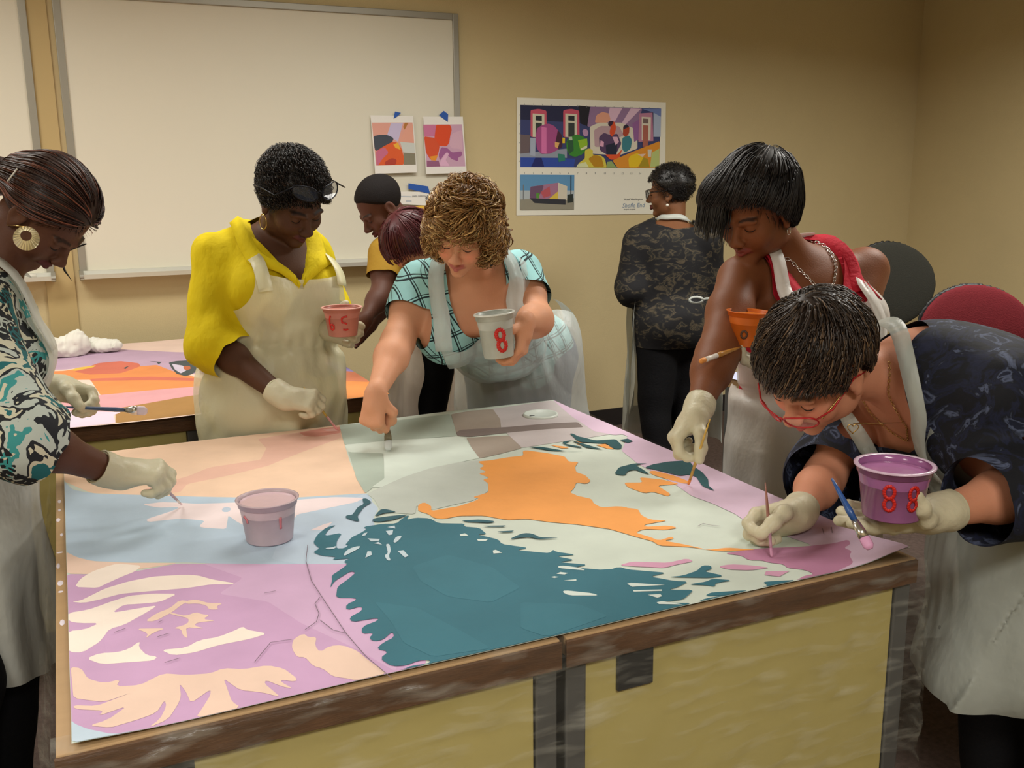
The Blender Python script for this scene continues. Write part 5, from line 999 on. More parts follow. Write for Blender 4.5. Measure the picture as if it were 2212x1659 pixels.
# ------------------------------------------------------------------ E: curly hair, plaid top
def plaid_mat():
    m = mat('aqua_plaid', (150, 205, 208), rough=.75, bump=.25, bscale=40); t = m.node_tree; L = t.links; b = t.nodes['Principled BSDF']; tc = [n for n in t.nodes if n.type == 'TEX_COORD'][0]
    no = nd(t, 'ShaderNodeTexNoise'); no.inputs['Scale'].default_value = 9; no.inputs['Detail'].default_value = 1; L.new(tc.outputs['Object'], no.inputs['Vector'])
    ad = nd(t, 'ShaderNodeMix', data_type='VECTOR'); ad.inputs[0].default_value = .018; L.new(tc.outputs['Object'], ad.inputs[4]); L.new(no.outputs['Color'], ad.inputs[5]); last = None
    for i, (rot, sc_, wd_) in enumerate((((.0, .30, .15), 12, .040), ((.0, 1.87, .0), 11, .040), ((.2, .75, .7), 5, .016))):
        mp = nd(t, 'ShaderNodeMapping'); mp.inputs['Rotation'].default_value = rot; L.new(ad.outputs[1], mp.inputs['Vector']); wv = nd(t, 'ShaderNodeTexWave', wave_type='BANDS', wave_profile='SAW'); wv.inputs['Scale'].default_value = sc_/6.28*1.0*3.2; L.new(mp.outputs[0], wv.inputs['Vector'])
        c1 = nd(t, 'ShaderNodeMath', operation='COMPARE'); c1.inputs[1].default_value = .5; c1.inputs[2].default_value = wd_; L.new(wv.outputs['Fac'], c1.inputs[0]); c2 = nd(t, 'ShaderNodeMath', operation='COMPARE'); c2.inputs[1].default_value = .64; c2.inputs[2].default_value = wd_*.6; L.new(wv.outputs['Fac'], c2.inputs[0])
        mx = nd(t, 'ShaderNodeMath', operation='MAXIMUM'); L.new(c1.outputs[0], mx.inputs[0]); L.new(c2.outputs[0], mx.inputs[1]); o = mx.outputs[0]
        if last is not None: m2 = nd(t, 'ShaderNodeMath', operation='MAXIMUM'); L.new(last, m2.inputs[0]); L.new(o, m2.inputs[1]); o = m2.outputs[0]
        last = o
    mx = nd(t, 'ShaderNodeMix', data_type='RGBA'); L.new(last, mx.inputs[0]); mx.inputs[6].default_value = (*lin((152, 206, 208)), 1); mx.inputs[7].default_value = (*lin((18, 40, 46)), 1); L.new(mx.outputs[2], b.inputs['Base Color']); return m
E_ = person('woman with curly blond hair in an aqua plaid top, leaning over the big canvas', PE, (214, 156, 122), hair_c=(120, 84, 48), build=1.12, armr=.98, bust=1.08)
M_jean = cloth('denim', (62, 72, 104), bump=.3, bscale=200); pants(E_, M_jean); shoes(E_)
M_pl = plaid_mat(); SE = torso_shape(E_, .013, .62, (.070, .074, .07))
bdE = folds(36, .011, 26, 6); garment(E_, 'top', SE, M_pl, .0042, 0, bdE, .014, cuts=sleeve_cut(E_, .62, .088)+[neck_cut(E_, .15, 1, .02, .088, True), lambda P: body_coords(E_, P)[2]+.10])
M_aprE = apron_mat('apron_plastic_clear', (226, 236, 234), .55)
apron(E_, .013, M_aprE, .03, .14, .27, .34, .14, back=-.07, seed=12, skirt=(.215, .26), crink=.014, scoop=.06, bd=bdE)
RE = E_.Rc; NE = E_.J['neck']; we = lambda x, y, z: NE+RE@np.array([x, y, z])
for s in (-1, 1): strap(E_, [we(s*.10, .14, -.16), we(s*.105, .11, -.08), we(s*.10, .03, -.01), we(s*.06, -.05, .03)], .05, M_aprE, off=.016, sh=SE)
zE = ([-.13, -.05, -.02, .01, .03, .06, .09], [-.10, -.10, -.08, -.05, -.015, .055, .074])
SHE, V, F, cc, hl = skull_hair(E_, .017, zE, (98, 68, 36), (.007, 60), edge=.03, extra=[((.07, -.01, -.03), (.035, .055, .06), .03), ((-.07, -.01, -.03), (.035, .055, .06), .03)])
topE = E_.HW(0, -.01, .13)
def flE(P): return unit_rows(P-topE)+np.array([0, 0, -.5])+.9*np.stack([np.sin(P[:, 1]*70+P[:, 2]*40), np.sin(P[:, 2]*65+P[:, 0]*50), np.sin(P[:, 0]*75+1)], 1)
pe1 = strands(E_, 800, seeds_on(V), flE, .11, .0036, scol((138, 98, 52), .4, (206, 168, 108), .32), SHE, seg=38, off=.004, curl=.013, curlf=190, wob=.002, seed=8, stop=lambda P: hl(E_.loc(P))+.02)
pe2 = strands(E_, 1800, seeds_on(V), flE, .06, .0014, scol((150, 108, 60), .4, (214, 180, 120), .3), SHE, seg=28, off=.006, curl=.011, curlf=300, wob=.003, seed=9, drop=.12)
hair_obj(E_, [((V, np.column_stack([F, F[:, 2]])), cc)]+[(p[0], np.repeat(p[1], p[2]*4, axis=0)) for p in (pe1, pe2)])
q = MB()
for dx, dz in ((0, 0), (-.012, -.014), (.012, -.014), (0, -.026), (-.006, -.012), (.007, -.011)): q.sphere(E_.HW(-.085, .01, -.062)+iR*dx+Z3*dz, .0045, 8)
q.tube([E_.HW(-.08, .0, -.045), E_.HW(-.085, .01, -.062), E_.HW(-.085, .01, -.062)-Z3*.026], .0008, 5); q.build('earring', M_blk, E_.t, True)
fp = E_.hp['R']['f2']; a0, a1 = fp[0], fp[1]; c0 = a0*.62+a1*.38; Rr = frame(unit(a1-a0), Z3); th = np.linspace(0, 2*math.pi, 20); MB().tube([c0+Rr@np.array([math.cos(x)*.0098, math.sin(x)*.0098, 0]) for x in th], .0014, 6).build('ring', M_silver, E_.t, True)

# ------------------------------------------------------------------ F: by the poster, dark camouflage blouse
def blotch_mat(name, base, cols, sc1, dist=1.5, sc2=None):
    m = mat(name, base, rough=.8, bump=.2, bscale=60); t = m.node_tree; L = t.links; b = t.nodes['Principled BSDF']; tc = [n for n in t.nodes if n.type == 'TEX_COORD'][0]
    no = nd(t, 'ShaderNodeTexNoise'); no.inputs['Scale'].default_value = sc1; no.inputs['Detail'].default_value = 4; no.inputs['Distortion'].default_value = dist; mp = nd(t, 'ShaderNodeMapping'); mp.inputs['Scale'].default_value = (1, 1, sc2 or 1); L.new(tc.outputs['Object'], mp.inputs[0]); L.new(mp.outputs[0], no.inputs['Vector'])
    cr = nd(t, 'ShaderNodeValToRGB'); e = cr.color_ramp.elements; e[0].position = cols[0][0]; e[0].color = (*lin(cols[0][1]), 1); e[1].position = cols[1][0]; e[1].color = (*lin(cols[1][1]), 1)
    for p, c in cols[2:]: x = e.new(p); x.color = (*lin(c), 1)
    L.new(no.outputs['Fac'], cr.inputs[0]); L.new(cr.outputs[0], b.inputs['Base Color']); return m
F_ = person('woman standing by the poster with her back turned, dark camouflage blouse, glasses and pearl earring', PF, (122, 80, 52), hair_c=(18, 15, 14), h=.0045, build=1.16)
pants(F_, top=-.07); shoes(F_)
M_cam = blotch_mat('dark_camouflage', (30, 30, 30), [(.50, (20, 20, 24)), (.54, (44, 42, 36)), (.60, (84, 74, 58)), (.64, (36, 36, 34))], 17, 1.2, 1.8)
SF = torso_shape(F_, .022, 1.0, (.075, .078, .07)); ff = F_.Rc[:, 1]
for q_ in ('R', 'L'): SF.cap(F_.J['el'+q_], F_.J['wr'+q_]*.7+F_.J['el'+q_]*.3, .07, .055, .04)
garment(F_, 'blouse', SF, M_cam, .0055, 0, folds(37, .012, 22), .014, cuts=[neck_cut(F_, .05, 1, -.012, .09, True), lambda P: P[:, 2]-.66])
M_aprF = apron_mat('apron_plastic_white', (214, 220, 214), .8)
apron(F_, .022, M_aprF, .14, .12, .22, .16, .12, seed=14, h=.007, back=-.03, skirt=(.225, .25))
NF = F_.J['neck']; RF = F_.Rc; wf = lambda x, y, z: NF+RF@np.array([x, y, z])
strap(F_, [wf(-.09, .10, -.06), wf(-.085, .03, .0), wf(-.05, -.055, .045), wf(0, -.075, .055), wf(.05, -.055, .045), wf(.085, .03, .0)], .028, M_aprF, off=.012, sh=F_.S)
# side panels of the apron hanging behind, with the bow
for s, dx in ((-1, 0), (1, 0)):
    base = F_.J['pelvis']+F_.lat*s*.185+Z3*.13; q = MB(); V = []
    for i in range(15):
        z = -i*.042
        for j in range(5): V.append(base+Z3*z+F_.fr*(-.13+.06*j)+F_.lat*s*(.012*math.sin(i*.5+j*1.6)+.018*i/15)+F_.fr*(-.01*i/15))
    F = [(i*5+j, i*5+j+1, i*5+6+j, i*5+5+j) for i in range(14) for j in range(4)]
    mesh_obj('apron_side', np.array(V), F, M_aprF, F_.t, True)
bw = at(1490, 648, 4.5); q = MB(); t_ = np.linspace(0, 2*math.pi, 14); P = np.array([bw+iR*(.03+.032*math.cos(a))+Z3*(.014*math.sin(a)) for a in t_]); q.ribbon(P, np.array([toC+Z3*.5*math.sin(a) for a in t_]), .01)
P = np.array([bw+iR*(.06+.015*i)+Z3*.006*math.sin(i) for i in range(6)]); q.ribbon(P, np.tile(toC, (6, 1)), .012); q.build('apron_bow', M_aprF, F_.t, True)
zF = ([-.13, -.05, -.02, .01, .03, .06, .09], [-.085, -.075, -.03, .012, .022, .055, .066])
SHF, V, F, cc, hl = skull_hair(F_, .018, zF, (20, 17, 16), (.005, 90))
pf = strands(F_, 900, seeds_on(V), lambda P: np.cross(P-F_.J['head'], np.array([.3, .2, 1.]))+rng.randn(len(P), 3)*.05, .025, .0013, scol((24, 20, 18), .5), SHF, seg=10, off=.001, curl=.004, curlf=420, seed=15)
hair_obj(F_, [((V, np.column_stack([F, F[:, 2]])), cc), (pf[0], np.repeat(pf[1], pf[2]*4, axis=0))])
glasses(F_, -.002, .112, 0, M_blkf, .026, .019, arm_y=-.005, arm_z=.012, r=.0022)
MB().sphere(F_.HW(-.083, -.002, -.058), .0075, 10).build('earring', M_plw, F_.t, True)

# ------------------------------------------------------------------ G: red sleeveless polo
G = person('woman in a sleeveless red polo shirt and white apron with a silver chain necklace', PG, (124, 74, 44), hair_c=(18, 14, 13), build=1.17, armr=.98, bust=1.08, neck=.056)
pants(G); shoes(G)
M_rd = cloth('red_pique', (186, 34, 52), bump=.35, bscale=90, var=.05); SG = torso_shape(G, .011)
RG = G.Rc; NG = G.J['neck']; wg = lambda x, y, z: NG+RG@np.array([x, y, z])
def arm_cut(b, inset):
    def f(P): Q = (P-b.J['neck'])@b.Rc; h_ = np.abs((b.J['shR']-b.J['neck'])@b.Rc[:, 0]); return np.where(Q[:, 2] > -.16, (h_-inset+.05*sstep(-Q[:, 2], .09, .16))-np.abs(Q[:, 0]), 1.0)
    return f
bdG = folds(38, .006, 26); polo = garment(G, 'polo_shirt', SG, M_rd, .0042, 0, bdG, .01, cuts=[arm_cut(G, .05), neck_cut(G, .19, 1.7, .05, .11), lambda P: body_coords(G, P)[2]+.10])
for s in (-1, 1):
    inner = np.array([wg(0, -.075, .045), wg(s*.06, -.05, .05), wg(s*.085, .01, .03), wg(s*.082, .07, -.03), wg(s*.06, .12, -.10)]); outer = np.array([wg(0, -.105, .0), wg(s*.08, -.085, .005), wg(s*.125, -.005, -.01), wg(s*.135, .075, -.06), wg(s*.12, .13, -.15)])
    I = np.stack([np.interp(np.linspace(0, 4, 20), range(5), inner[:, i]) for i in range(3)], 1); O = np.stack([np.interp(np.linspace(0, 4, 20), range(5), outer[:, i]) for i in range(3)], 1); O = SG.snap(O, .014); I2 = SG.snap(I*.5+O*.5, .022)
    V = np.stack([I, I2, O, O-SG.normal(O)*.004, I2-SG.normal(I2)*.004, I-SG.normal(I)*.002], 1).reshape(-1, 3); F = [(i*6+j, i*6+(j+1) % 6, i*6+6+(j+1) % 6, i*6+6+j) for i in range(19) for j in range(6)]+[(0, 5, 4, 3, 2, 1), tuple(114+j for j in range(6))]; MB().add(V, F).build('collar', M_rd, polo, True)
M_aprG = apron_mat('apron_plastic_milky', (236, 232, 226), .84)
apron(G, .011, M_aprG, .09, .165, .28, .26, .14, back=-.10, seed=17, skirt=(.235, .275), crink=.012, scoop=.035, bd=bdG)
strap(G, [wg(.115, .15, -.20), wg(.125, .12, -.12), wg(.122, .08, -.05), wg(.10, .02, .01)], .036, M_aprG, off=.024, sh=SG); strap(G, [wg(-.10, .16, -.21), wg(-.095, .14, -.15), wg(-.10, .11, -.10)], .034, M_aprG, off=.020, sh=SG); strap(G, [wg(-.10, -.03, .03), wg(-.06, -.075, .05), wg(0, -.095, .055), wg(.05, -.08, .05)], .03, M_aprG, off=.022, sh=SG)
glove(G, 'R'); glove(G, 'L')
zG = ([-.13, -.05, -.02, .01, .03, .06, .09], [-.09, -.075, -.045, -.012, .012, .05, .066])
SHG, V, F, cc, hl = skull_hair(G, .026, zG, (18, 14, 13), (.002, 40), edge=.022, extra=[((.055, .055, .055), (.045, .055, .05), .04), ((-.06, -.02, -.01), (.03, .05, .055), .03), ((.06, -.02, -.01), (.03, .05, .055), .03)])
topG = G.HW(-.02, -.05, .14)
pg = strands(G, 1500, seeds_on(V), lambda P: (P-topG)+G.J['HR'][:, 1]*.05, .12, .0022, scol((22, 17, 16), .4, (52, 46, 44), .12), SHG, off=.0015, seed=19, wob=.0015, stop=lambda P: hl(G.loc(P))+.006)
lowf = V[(G.loc(V)[:, 1] > .05) & (G.loc(V)[:, 0] > .01) & (hl(G.loc(V)) < .05)]
pg2 = strands(G, 260, seeds_on(lowf), lambda P: np.tile(np.array([0, 0, -1.])+iR*-.12, (len(P), 1)), .085, .0024, scol((20, 16, 15), .4), SHG, off=.003, seed=20, wob=.002, drop=1)
hair_obj(G, [((V, np.column_stack([F, F[:, 2]])), cc)]+[(p[0], np.repeat(p[1], p[2]*4, axis=0)) for p in (pg, pg2)])
nk, Q = chain(G, [wg(-.068, -.03, .05), wg(-.078, .02, .025), wg(-.065, .07, -.03), wg(-.028, .105, -.075), wg(.0, .115, -.09), wg(.03, .105, -.07), wg(.06, .07, -.02), wg(.072, .01, .03)], 'necklace', M_silver, .0075, .0013, .004)
pc = G.S.snap([wg(.0, .125, -.115)], .006)[0]; q = MB(); a_ = iR; q.box((-.004, -.003, -.024), (.004, .003, .018), .0015, Matrix.Translation(pc)); q.box((-.011, -.0028, -.003), (.011, .0028, .006), .0015, Matrix.Translation(pc)@Matrix.Rotation(.3, 4, 'Y')); q.sphere(pc+Z3*.02, .004, 8); q.build('pendant', M_silver, nk, True)
hoop(G, -1, .009, .0012, M_silver)

# ------------------------------------------------------------------ H: bending, navy floral blouse
H = person('woman bending low at the right in a navy floral blouse, red glasses and clear apron', PH, (206, 142, 112), hair_c=(52, 38, 28), build=1.14, armr=.95, bust=1.08)
pants(H); shoes(H)
M_nv = blotch_mat('navy_floral', (20, 24, 38), [(.44, (14, 17, 26)), (.50, (26, 32, 58)), (.56, (18, 22, 34)), (.62, (84, 94, 122)), (.66, (24, 30, 52))], 11, 2.4)
SH_ = torso_shape(H, .018, (1.22, 1.6), (.078, .084, .078)); bdH = folds(39, .014, 22, 6)
garment(H, 'blouse', SH_, M_nv, .0045, 0, bdH, .016, cuts=sleeve_cut(H, (1.22, 1.6))+[neck_cut(H, .09, 1, -.012, .11, True, ym=.15), lambda P: body_coords(H, P)[2]+.08])
M_aprH = apron_mat('apron_plastic_grey', (206, 212, 204), .62)
hang = at(2075, 1500, 2.0)
apron(H, .018, M_aprH, .07, .13, .24, .42, .12, back=-.07, seed=23, skirt=(.20, .21), crink=.012, scoop=.04, bd=bdH, axis_end=np.array([H.J['pelvis'][0]-.03, H.J['pelvis'][1], .25]),
      extra=lambda S: S.fcap(H.J['chest']*.35+H.J['pelvis']*.65-Z3*.10, np.array([hang[0]+.06, hang[1]+.02, .45]), .17, .15, H.lat, .6, .08))
RH = H.Rc; NH = H.J['neck']; wh = lambda x, y, z: NH+RH@np.array([x, y, z])
strap(H, [wh(.13, .17, -.2), wh(.12, .14, -.10), wh(.09, .05, .0), wh(.05, -.055, .05), wh(-.03, -.075, .045), wh(-.09, -.02, .0), wh(-.12, .08, -.06), wh(-.13, .15, -.16), wh(-.14, .17, -.24)], .034, M_aprH, off=.016, sh=Shape().plus(H.S).plus(SH_), n=50)
glove(H, 'R'); glove(H, 'L')
zH = ([-.13, -.06, -.04, -.025, .012, .025, .04, .06, .09], [-.075, -.065, -.01, .038, .036, .012, .016, .036, .046])
SHH, V, F, cc, hl = skull_hair(H, .024, zH, (44, 32, 24), (.004, 45), edge=.018)
topH = H.HW(.01, -.05, .12)
ph = strands(H, 2400, seeds_on(V), lambda P: (P-topH)+np.cross(P-topH, H.J['HR'][:, 2])*.35, .055, .0020, scol((48, 35, 26), .45, (96, 74, 52), .2), SHH, off=.003, seed=25, wob=.003, stop=lambda P: hl(H.loc(P))+.004)
hair_obj(H, [((V, np.column_stack([F, F[:, 2]])), cc), (ph[0], np.repeat(ph[1], ph[2]*4, axis=0))])
gl = glasses(H, -.012, .118, .15, M_red, .028, .019, arm_y=.0, arm_z=.008, r=.0020, lensm=mat('clear_lens', (220, 220, 220), .05, spec=.6, alpha=.15))
q = MB(); n = 60
for i in range(n): u = i/n; q.sphere(H.HW(-.066-.018*math.sin(u*3), .085-.115*u, -.012+.022*u+.012*math.sin(u*3.1)), .0022, 6)
q.build('glasses_chain', M_gold, H.t, True)
nk, Q = chain(H, [wh(-.06, .0, .02), wh(-.05, .08, -.04), wh(0, .12, -.08), wh(.05, .08, -.04), wh(.06, .0, .02)], 'necklace', M_gold, .004, .0006, .003)
lo = Q[np.argmin(Q[:, 2])]; pdp = at(1843, 915, H.J['neck']@CF*0+1.98); MB().tube([Q[len(Q)//3], pdp, Q[2*len(Q)//3]], .0008, 6).build('necklace_strand', M_gold, nk, True)
q = MB(); t_ = np.linspace(0, 2*math.pi, 24); q.tube([pdp-Z3*.010+iR*(.0009*16*math.sin(a)**3*.8)+Z3*(.0007*(13*math.cos(a)-5*math.cos(2*a)-2*math.cos(3*a)-math.cos(4*a))) for a in t_], .0011, 5); q.build('pendant', M_gold, nk, True)
# ------------------------------------------------------------------ paint tubs
M_tub = mat('translucent_tub', (226, 224, 218), .3, spec=.5, alpha=.75, transl=.4)
M_num = mat('red_paint_number', (204, 40, 34), .4)
def tub(base, axis, rb, rt, h, paint, wall, label, level=.8, number=None, ndir=None, group=None, name='paint_tub', numh=.5, nmat=None, wallrough=.35, rim=None, numw=.06):
    base = np.asarray(base, float); ax = unit(axis); R = frame(ax, iR); Rt = R.T; t = empty(name, base, label, 'tub', group)
    mw = mat('tub_wall', wall, wallrough, spec=.5, var=.12, vscale=18, transl=.2); mp = mat('wet_paint', paint, .18, spec=.6, var=.05, vscale=12, bump=.2, bscale=30)
    w_ = .0012; rr = lambda z: rb+(rt-rb)*z/h
    MB().lathe([(0.0, .003), (rb*.92, .003), (rb, 0), (rb+.001, .002), (rr(h*.84), h*.84), (rr(h*.85)+.003, h*.85), (rr(h*.97)+.003, h*.97), (rt+.0055, h*.975), (rt+.006, h*.995), (rt+.003, h), (rt, h*.99), (rr(h*.85)+.001, h*.85), (rr(h*.3)-w_, h*.3), (rb-w_, .004), (0, .004)], base, 48, Rt).build('tub_wall', mw, t, True)
    if rim: MB().lathe([(rt+.0066, h*.972), (rt+.0068, h*.998), (rt+.003, h*1.008), (rt-.001, h*.995)], base, 48, Rt).build('rim', mat('tub_rim', rim, .25, spec=.6), t, True)
    zl = h*level; th = np.linspace(0, 2*math.pi, 49)[:-1]; MB().lathe([(0, zl), (rr(zl)*.6, zl+.0008), (rr(zl)-w_, zl)], base, 48, Rt).build('paint', mp, t, True)
    if number:
        nd_ = unit(np.asarray(ndir, float)-ax*(np.asarray(ndir, float)@ax)); sx = np.cross(ax, nd_)   # to the reader's right
        for ch, ox in number:
            for st in DIG[ch]:
                P = []
                for u, v in st:
                    z = h*(numh-.5)+h*.5+(v-.5)*h*.52; r = rr(z)+.0012; a = (ox+(u-.5)*h*.30)/r; P.append(base+ax*z+(nd_*math.cos(a)+sx*math.sin(a))*r)
                P = np.array(P); m_ = len(P); s = np.linspace(0, m_-1, (m_-1)*5+1); P = np.stack([np.interp(s, range(m_), P[:, i]) for i in range(3)], 1)
                for _ in range(3): P[1:-1] = P[1:-1]*.5+(P[:-2]+P[2:])*.25
                N = P-base; N = N-(N@ax)[:, None]*ax; N /= np.linalg.norm(N, axis=1)[:, None]; MB().ribbon(P, N, h*numw*(1+.12*np.sin(np.arange(len(P))*1.3)), th=.0008).build('painted_number', nmat or M_num, t, True)
    return t
cir = lambda cx, cy, rx, ry, n=14, a0=90: [(cx+rx*math.cos(math.radians(a0+i*360/n)), cy+ry*math.sin(math.radians(a0+i*360/n))) for i in range(n+1)]
DIG = {'8': [cir(.48, .73, .30, .24, a0=70), cir(.55, .27, .30, .24, a0=90)], '6': [[(.35, 1), (.15, .75), (.12, .45), (.2, .15), (.45, .0), (.7, .12), (.72, .32), (.5, .42), (.25, .36), (.15, .25)]], '5': [[(.95, .95), (.55, .92), (.30, .85), (.28, .55), (.55, .52)], [(.35, .08), (.6, .03), (.95, .06)], [(.6, .52), (.85, .42)]], '9': [cir(.5, .7, .28, .25, a0=0), [(.8, .7), (.8, .5), (.78, .45)]], 'o': [cir(.5, .25, .27, .2)], 'c': [[(.2, .9), (.5, .8), (.6, .6)]], '|': [[(.5, .85), (.45, .3)]]}
tub(on_z(583, 1163, .7535), (0, 0, 1), .046, .0575, .088, (226, 196, 206), (222, 200, 208), 'pale pink paint tub standing on the light blue band of the big canvas', .93, [('c', -.035), ('|', .038)], toC, 'paint tubs of the painters', nmat=mat('faded_red_smear', (206, 120, 128), .5))
tub(at(741, 724, 2.80), (.0, .0, 1), .040, .053, .083, (222, 150, 134), (214, 140, 124), 'coral pink tub numbered 65 held by the woman in yellow', .9, [('6', -.018), ('5', .017)], toC+iR*-.1, 'paint tubs of the painters', rim=(232, 172, 160))
tub(at(1078, 770, 2.64), unit(Z3+iR*-.10), .040, .050, .122, (186, 200, 186), (206, 212, 204), 'tall whitish paint tub numbered 8 held by the curly-haired woman', .88, [('8', .012)], toC+iR*.0, 'paint tubs of the painters', numh=.42, numw=.085, rim=(226, 230, 222))
tub(at(1612, 746, 2.44), unit(Z3+iR*.05), .036, .051, .088, (236, 130, 38), (236, 122, 40), 'orange paint tub held at the chest by the woman in red', .9, [('o', -.006)], toC+iR*-.3, 'paint tubs of the painters', nmat=mat('dark_marker', (90, 60, 40), .5))
tub(at(1925, 1112, 1.665), (0, 0, 1), .047, .060, .092, (184, 122, 170), (176, 112, 166), 'clear-rimmed mauve tub numbered 88 held low by the bending woman', .86, [('8', -.020), ('9', .020), ('o', .020)], toC+iR*-.12, 'paint tubs of the painters', wallrough=.15, rim=(206, 178, 200))
# lid on the canvas
lc = on_z(1168, 897, .754); t = empty('tub_lid', lc, 'round white tub lid lying at the far right of the big canvas', 'lid'); th = .007
MB().lathe([(0, .002), (.045, .002), (.048, .006), (.052, .0065), (.054, .004), (.0545, .0), (.053, -.001), (0, -.001)], lc, 40).build('lid_disc', mat('lid_plastic', (216, 226, 218), .35, spec=.5), t, True)
MB().tube([lc+iR*-.035+toC*.037+Z3*.0075, lc+iR*-.02+toC*.03+Z3*.0075], .0012, 5).build('paint_drip', M_dark, t, True)

# ------------------------------------------------------------------ brushes
M_brist = mat('bristles', (150, 120, 90), .8)
def brush(tip, end, label, L=.2, hc=(178, 140, 70), bc=(220, 160, 160), wide=.006, r=.0042, flat=.5, fl=.03, bl=.022, ferr=None, tail=None):
    tip = np.asarray(tip, float); d = unit(np.asarray(end, float)-tip); side = unit(np.cross(d, toC)); t = empty('paintbrush', tip, label, 'paintbrush', 'paintbrushes in use')
    mh = mat('brush_handle', hc, .35, spec=.5, var=.25, vscale=60); mb = mat('loaded_bristles', bc, .5); up = np.cross(side, d)
    MB().tube([tip, tip+d*bl*.25, tip+d*bl*.7, tip+d*bl], [wide*.55, wide*1.0, wide*1.02, wide*.9], 12, flat, up=up).build('bristle_head', mb, t, True)
    MB().tube([tip+d*bl*.9, tip+d*(bl+fl*.3), tip+d*(bl+fl)], [wide*.98, wide*.95, r*1.05], 14, (flat+1)/2, up=up).build('ferrule', ferr or M_silver, t, True)
    s = bl+fl; MB().tube([tip+d*s, tip+d*(s+.02), tip+d*(s+(L-s)*.3), tip+d*(s+(L-s)*.75), tip+d*L], [r*.95, r*1.15, r*1.0, r*.65, r*.35], 10).build('handle', mh, t, True)
    return t
def mid(*ps): return sum(np.asarray(p) for p in ps)/len(ps)
hp = lambda b, q: mid(b.hp[q]['t'][3], b.hp[q]['f0'][3])
brush(on_z(392, 1090, .757), hp(A, 'R'), 'thin pink-tipped brush touching the blue band, in the far left painter\'s lower hand', .17, (170, 150, 160), (228, 200, 206), .003, .003, bl=.014, fl=.02)
brush(at(318, 888, 2.38), hp(A, 'L'), 'flat white-tipped brush with blue-grey handle pointing right from the far left painter', .20, (78, 96, 128), (232, 214, 224), .0115, .005, .45, fl=.028, bl=.026)
brush(on_z(729, 929, .757), hp(B, 'R'), 'slim brush of the woman in yellow touching the peach area at the canvas edge', .16, (200, 170, 80), (222, 150, 150), .0035, .0032, bl=.02, fl=.03, ferr=mat('painted_ferrule', (214, 160, 160), .4))
brush(on_z(839, 973, .757), E_.hp['R']['f1'][2]*.5+E_.hp['R']['t'][2]*.5, 'flat paint-caked brush held upright in the curly-haired woman\'s fist', .19, (96, 70, 48), (206, 212, 210), .0105, .0055, .4, fl=.035, bl=.032, ferr=mat('caked_ferrule', (120, 110, 84), .6, var=.5, vscale=60))
brush(on_z(1487, 1047, .757), hp(G, 'R'), 'slender yellow-handled brush touching orange paint beside the dark eye shape', .21, (206, 168, 76), (236, 140, 50), .0035, .0034, bl=.02, fl=.028, ferr=mat('brass_ferrule', (196, 160, 84), .3, metal=.6))
brush(at(1512, 781, 2.27), at(1612, 746, 2.42), 'round orange-tipped brush with white ferrule, held under the orange tub', .19, (196, 140, 66), (226, 148, 70), .0065, .006, .9, fl=.05, bl=.024, ferr=mat('white_ferrule', (226, 220, 210), .3))
brush(on_z(1667, 1203, .757), at(1652, 1030, 1.93), 'thin mauve brush held upright in the bending woman\'s resting hand', .155, (150, 100, 86), (196, 140, 170), .003, .0036, bl=.02, fl=.03, ferr=mat('mauve_ferrule', (176, 130, 150), .4))
brush(at(1880, 1186, 1.60), at(1803, 1045, 1.66), 'flat blue-handled brush gripped between the fingers under the mauve tub', .135, (44, 84, 150), (208, 150, 186), .009, .0055, .45, fl=.03, bl=.024)

# ------------------------------------------------------------------ plastic sheeting over the near tables
M_film = bpy.data.materials.new('clear_plastic_film'); M_film.use_nodes = True; t_ = M_film.node_tree; L_ = t_.links; b_ = t_.nodes['Principled BSDF']; b_.inputs['Base Color'].default_value = (.75, .75, .66, 1); b_.inputs['Roughness'].default_value = .18; b_.inputs['Specular IOR Level'].default_value = .8
tc = nd(t_, 'ShaderNodeTexCoord'); mp_ = nd(t_, 'ShaderNodeMapping'); mp_.inputs['Scale'].default_value = (1.0, 1, 5); mp_.inputs['Rotation'].default_value = (0, -.28, 0); L_.new(tc.outputs['Object'], mp_.inputs[0]); no = nd(t_, 'ShaderNodeTexNoise'); no.inputs['Scale'].default_value = 9; no.inputs['Detail'].default_value = 6; L_.new(mp_.outputs[0], no.inputs['Vector'])
bp = nd(t_, 'ShaderNodeBump'); bp.inputs['Strength'].default_value = .8; bp.inputs['Distance'].default_value = .006; L_.new(no.outputs[0], bp.inputs['Height']); L_.new(bp.outputs[0], b_.inputs['Normal'])
tp = nd(t_, 'ShaderNodeBsdfTransparent'); ms = nd(t_, 'ShaderNodeMixShader'); mr = nd(t_, 'ShaderNodeMapRange'); mr.inputs[1].default_value = .35; mr.inputs[2].default_value = .75; mr.inputs[1].default_value = .5; mr.inputs[2].default_value = .8; mr.inputs[3].default_value = .03; mr.inputs[4].default_value = .30; L_.new(no.outputs[0], mr.inputs[0]); L_.new(mr.outputs[0], ms.inputs[0]); L_.new(tp.outputs[0], ms.inputs[1]); L_.new(b_.outputs[0], ms.inputs[2]); L_.new(ms.outputs[0], t_.nodes['Material Output'].inputs[0])
def film(name, P, label=None, parent=None):
    n, k, _ = P.shape; F = [(i*k+j, i*k+j+1, (i+1)*k+j+1, (i+1)*k+j) for i in range(n-1) for j in range(k-1)]; return mesh_obj(name, P.reshape(-1, 3), F, M_film, parent, True)
ft = tag(empty('plastic_sheet', ((TX0+TX1)/2, TY0, 0)), 'clear plastic sheet wrapped over the near tables under the canvas, hanging down their fronts', 'plastic sheet')
nu, nv = 150, 34; U = np.linspace(TX0-.004, TX1+.012, nu); P = np.zeros((nu, nv, 3)); r0 = np.random.RandomState(4)
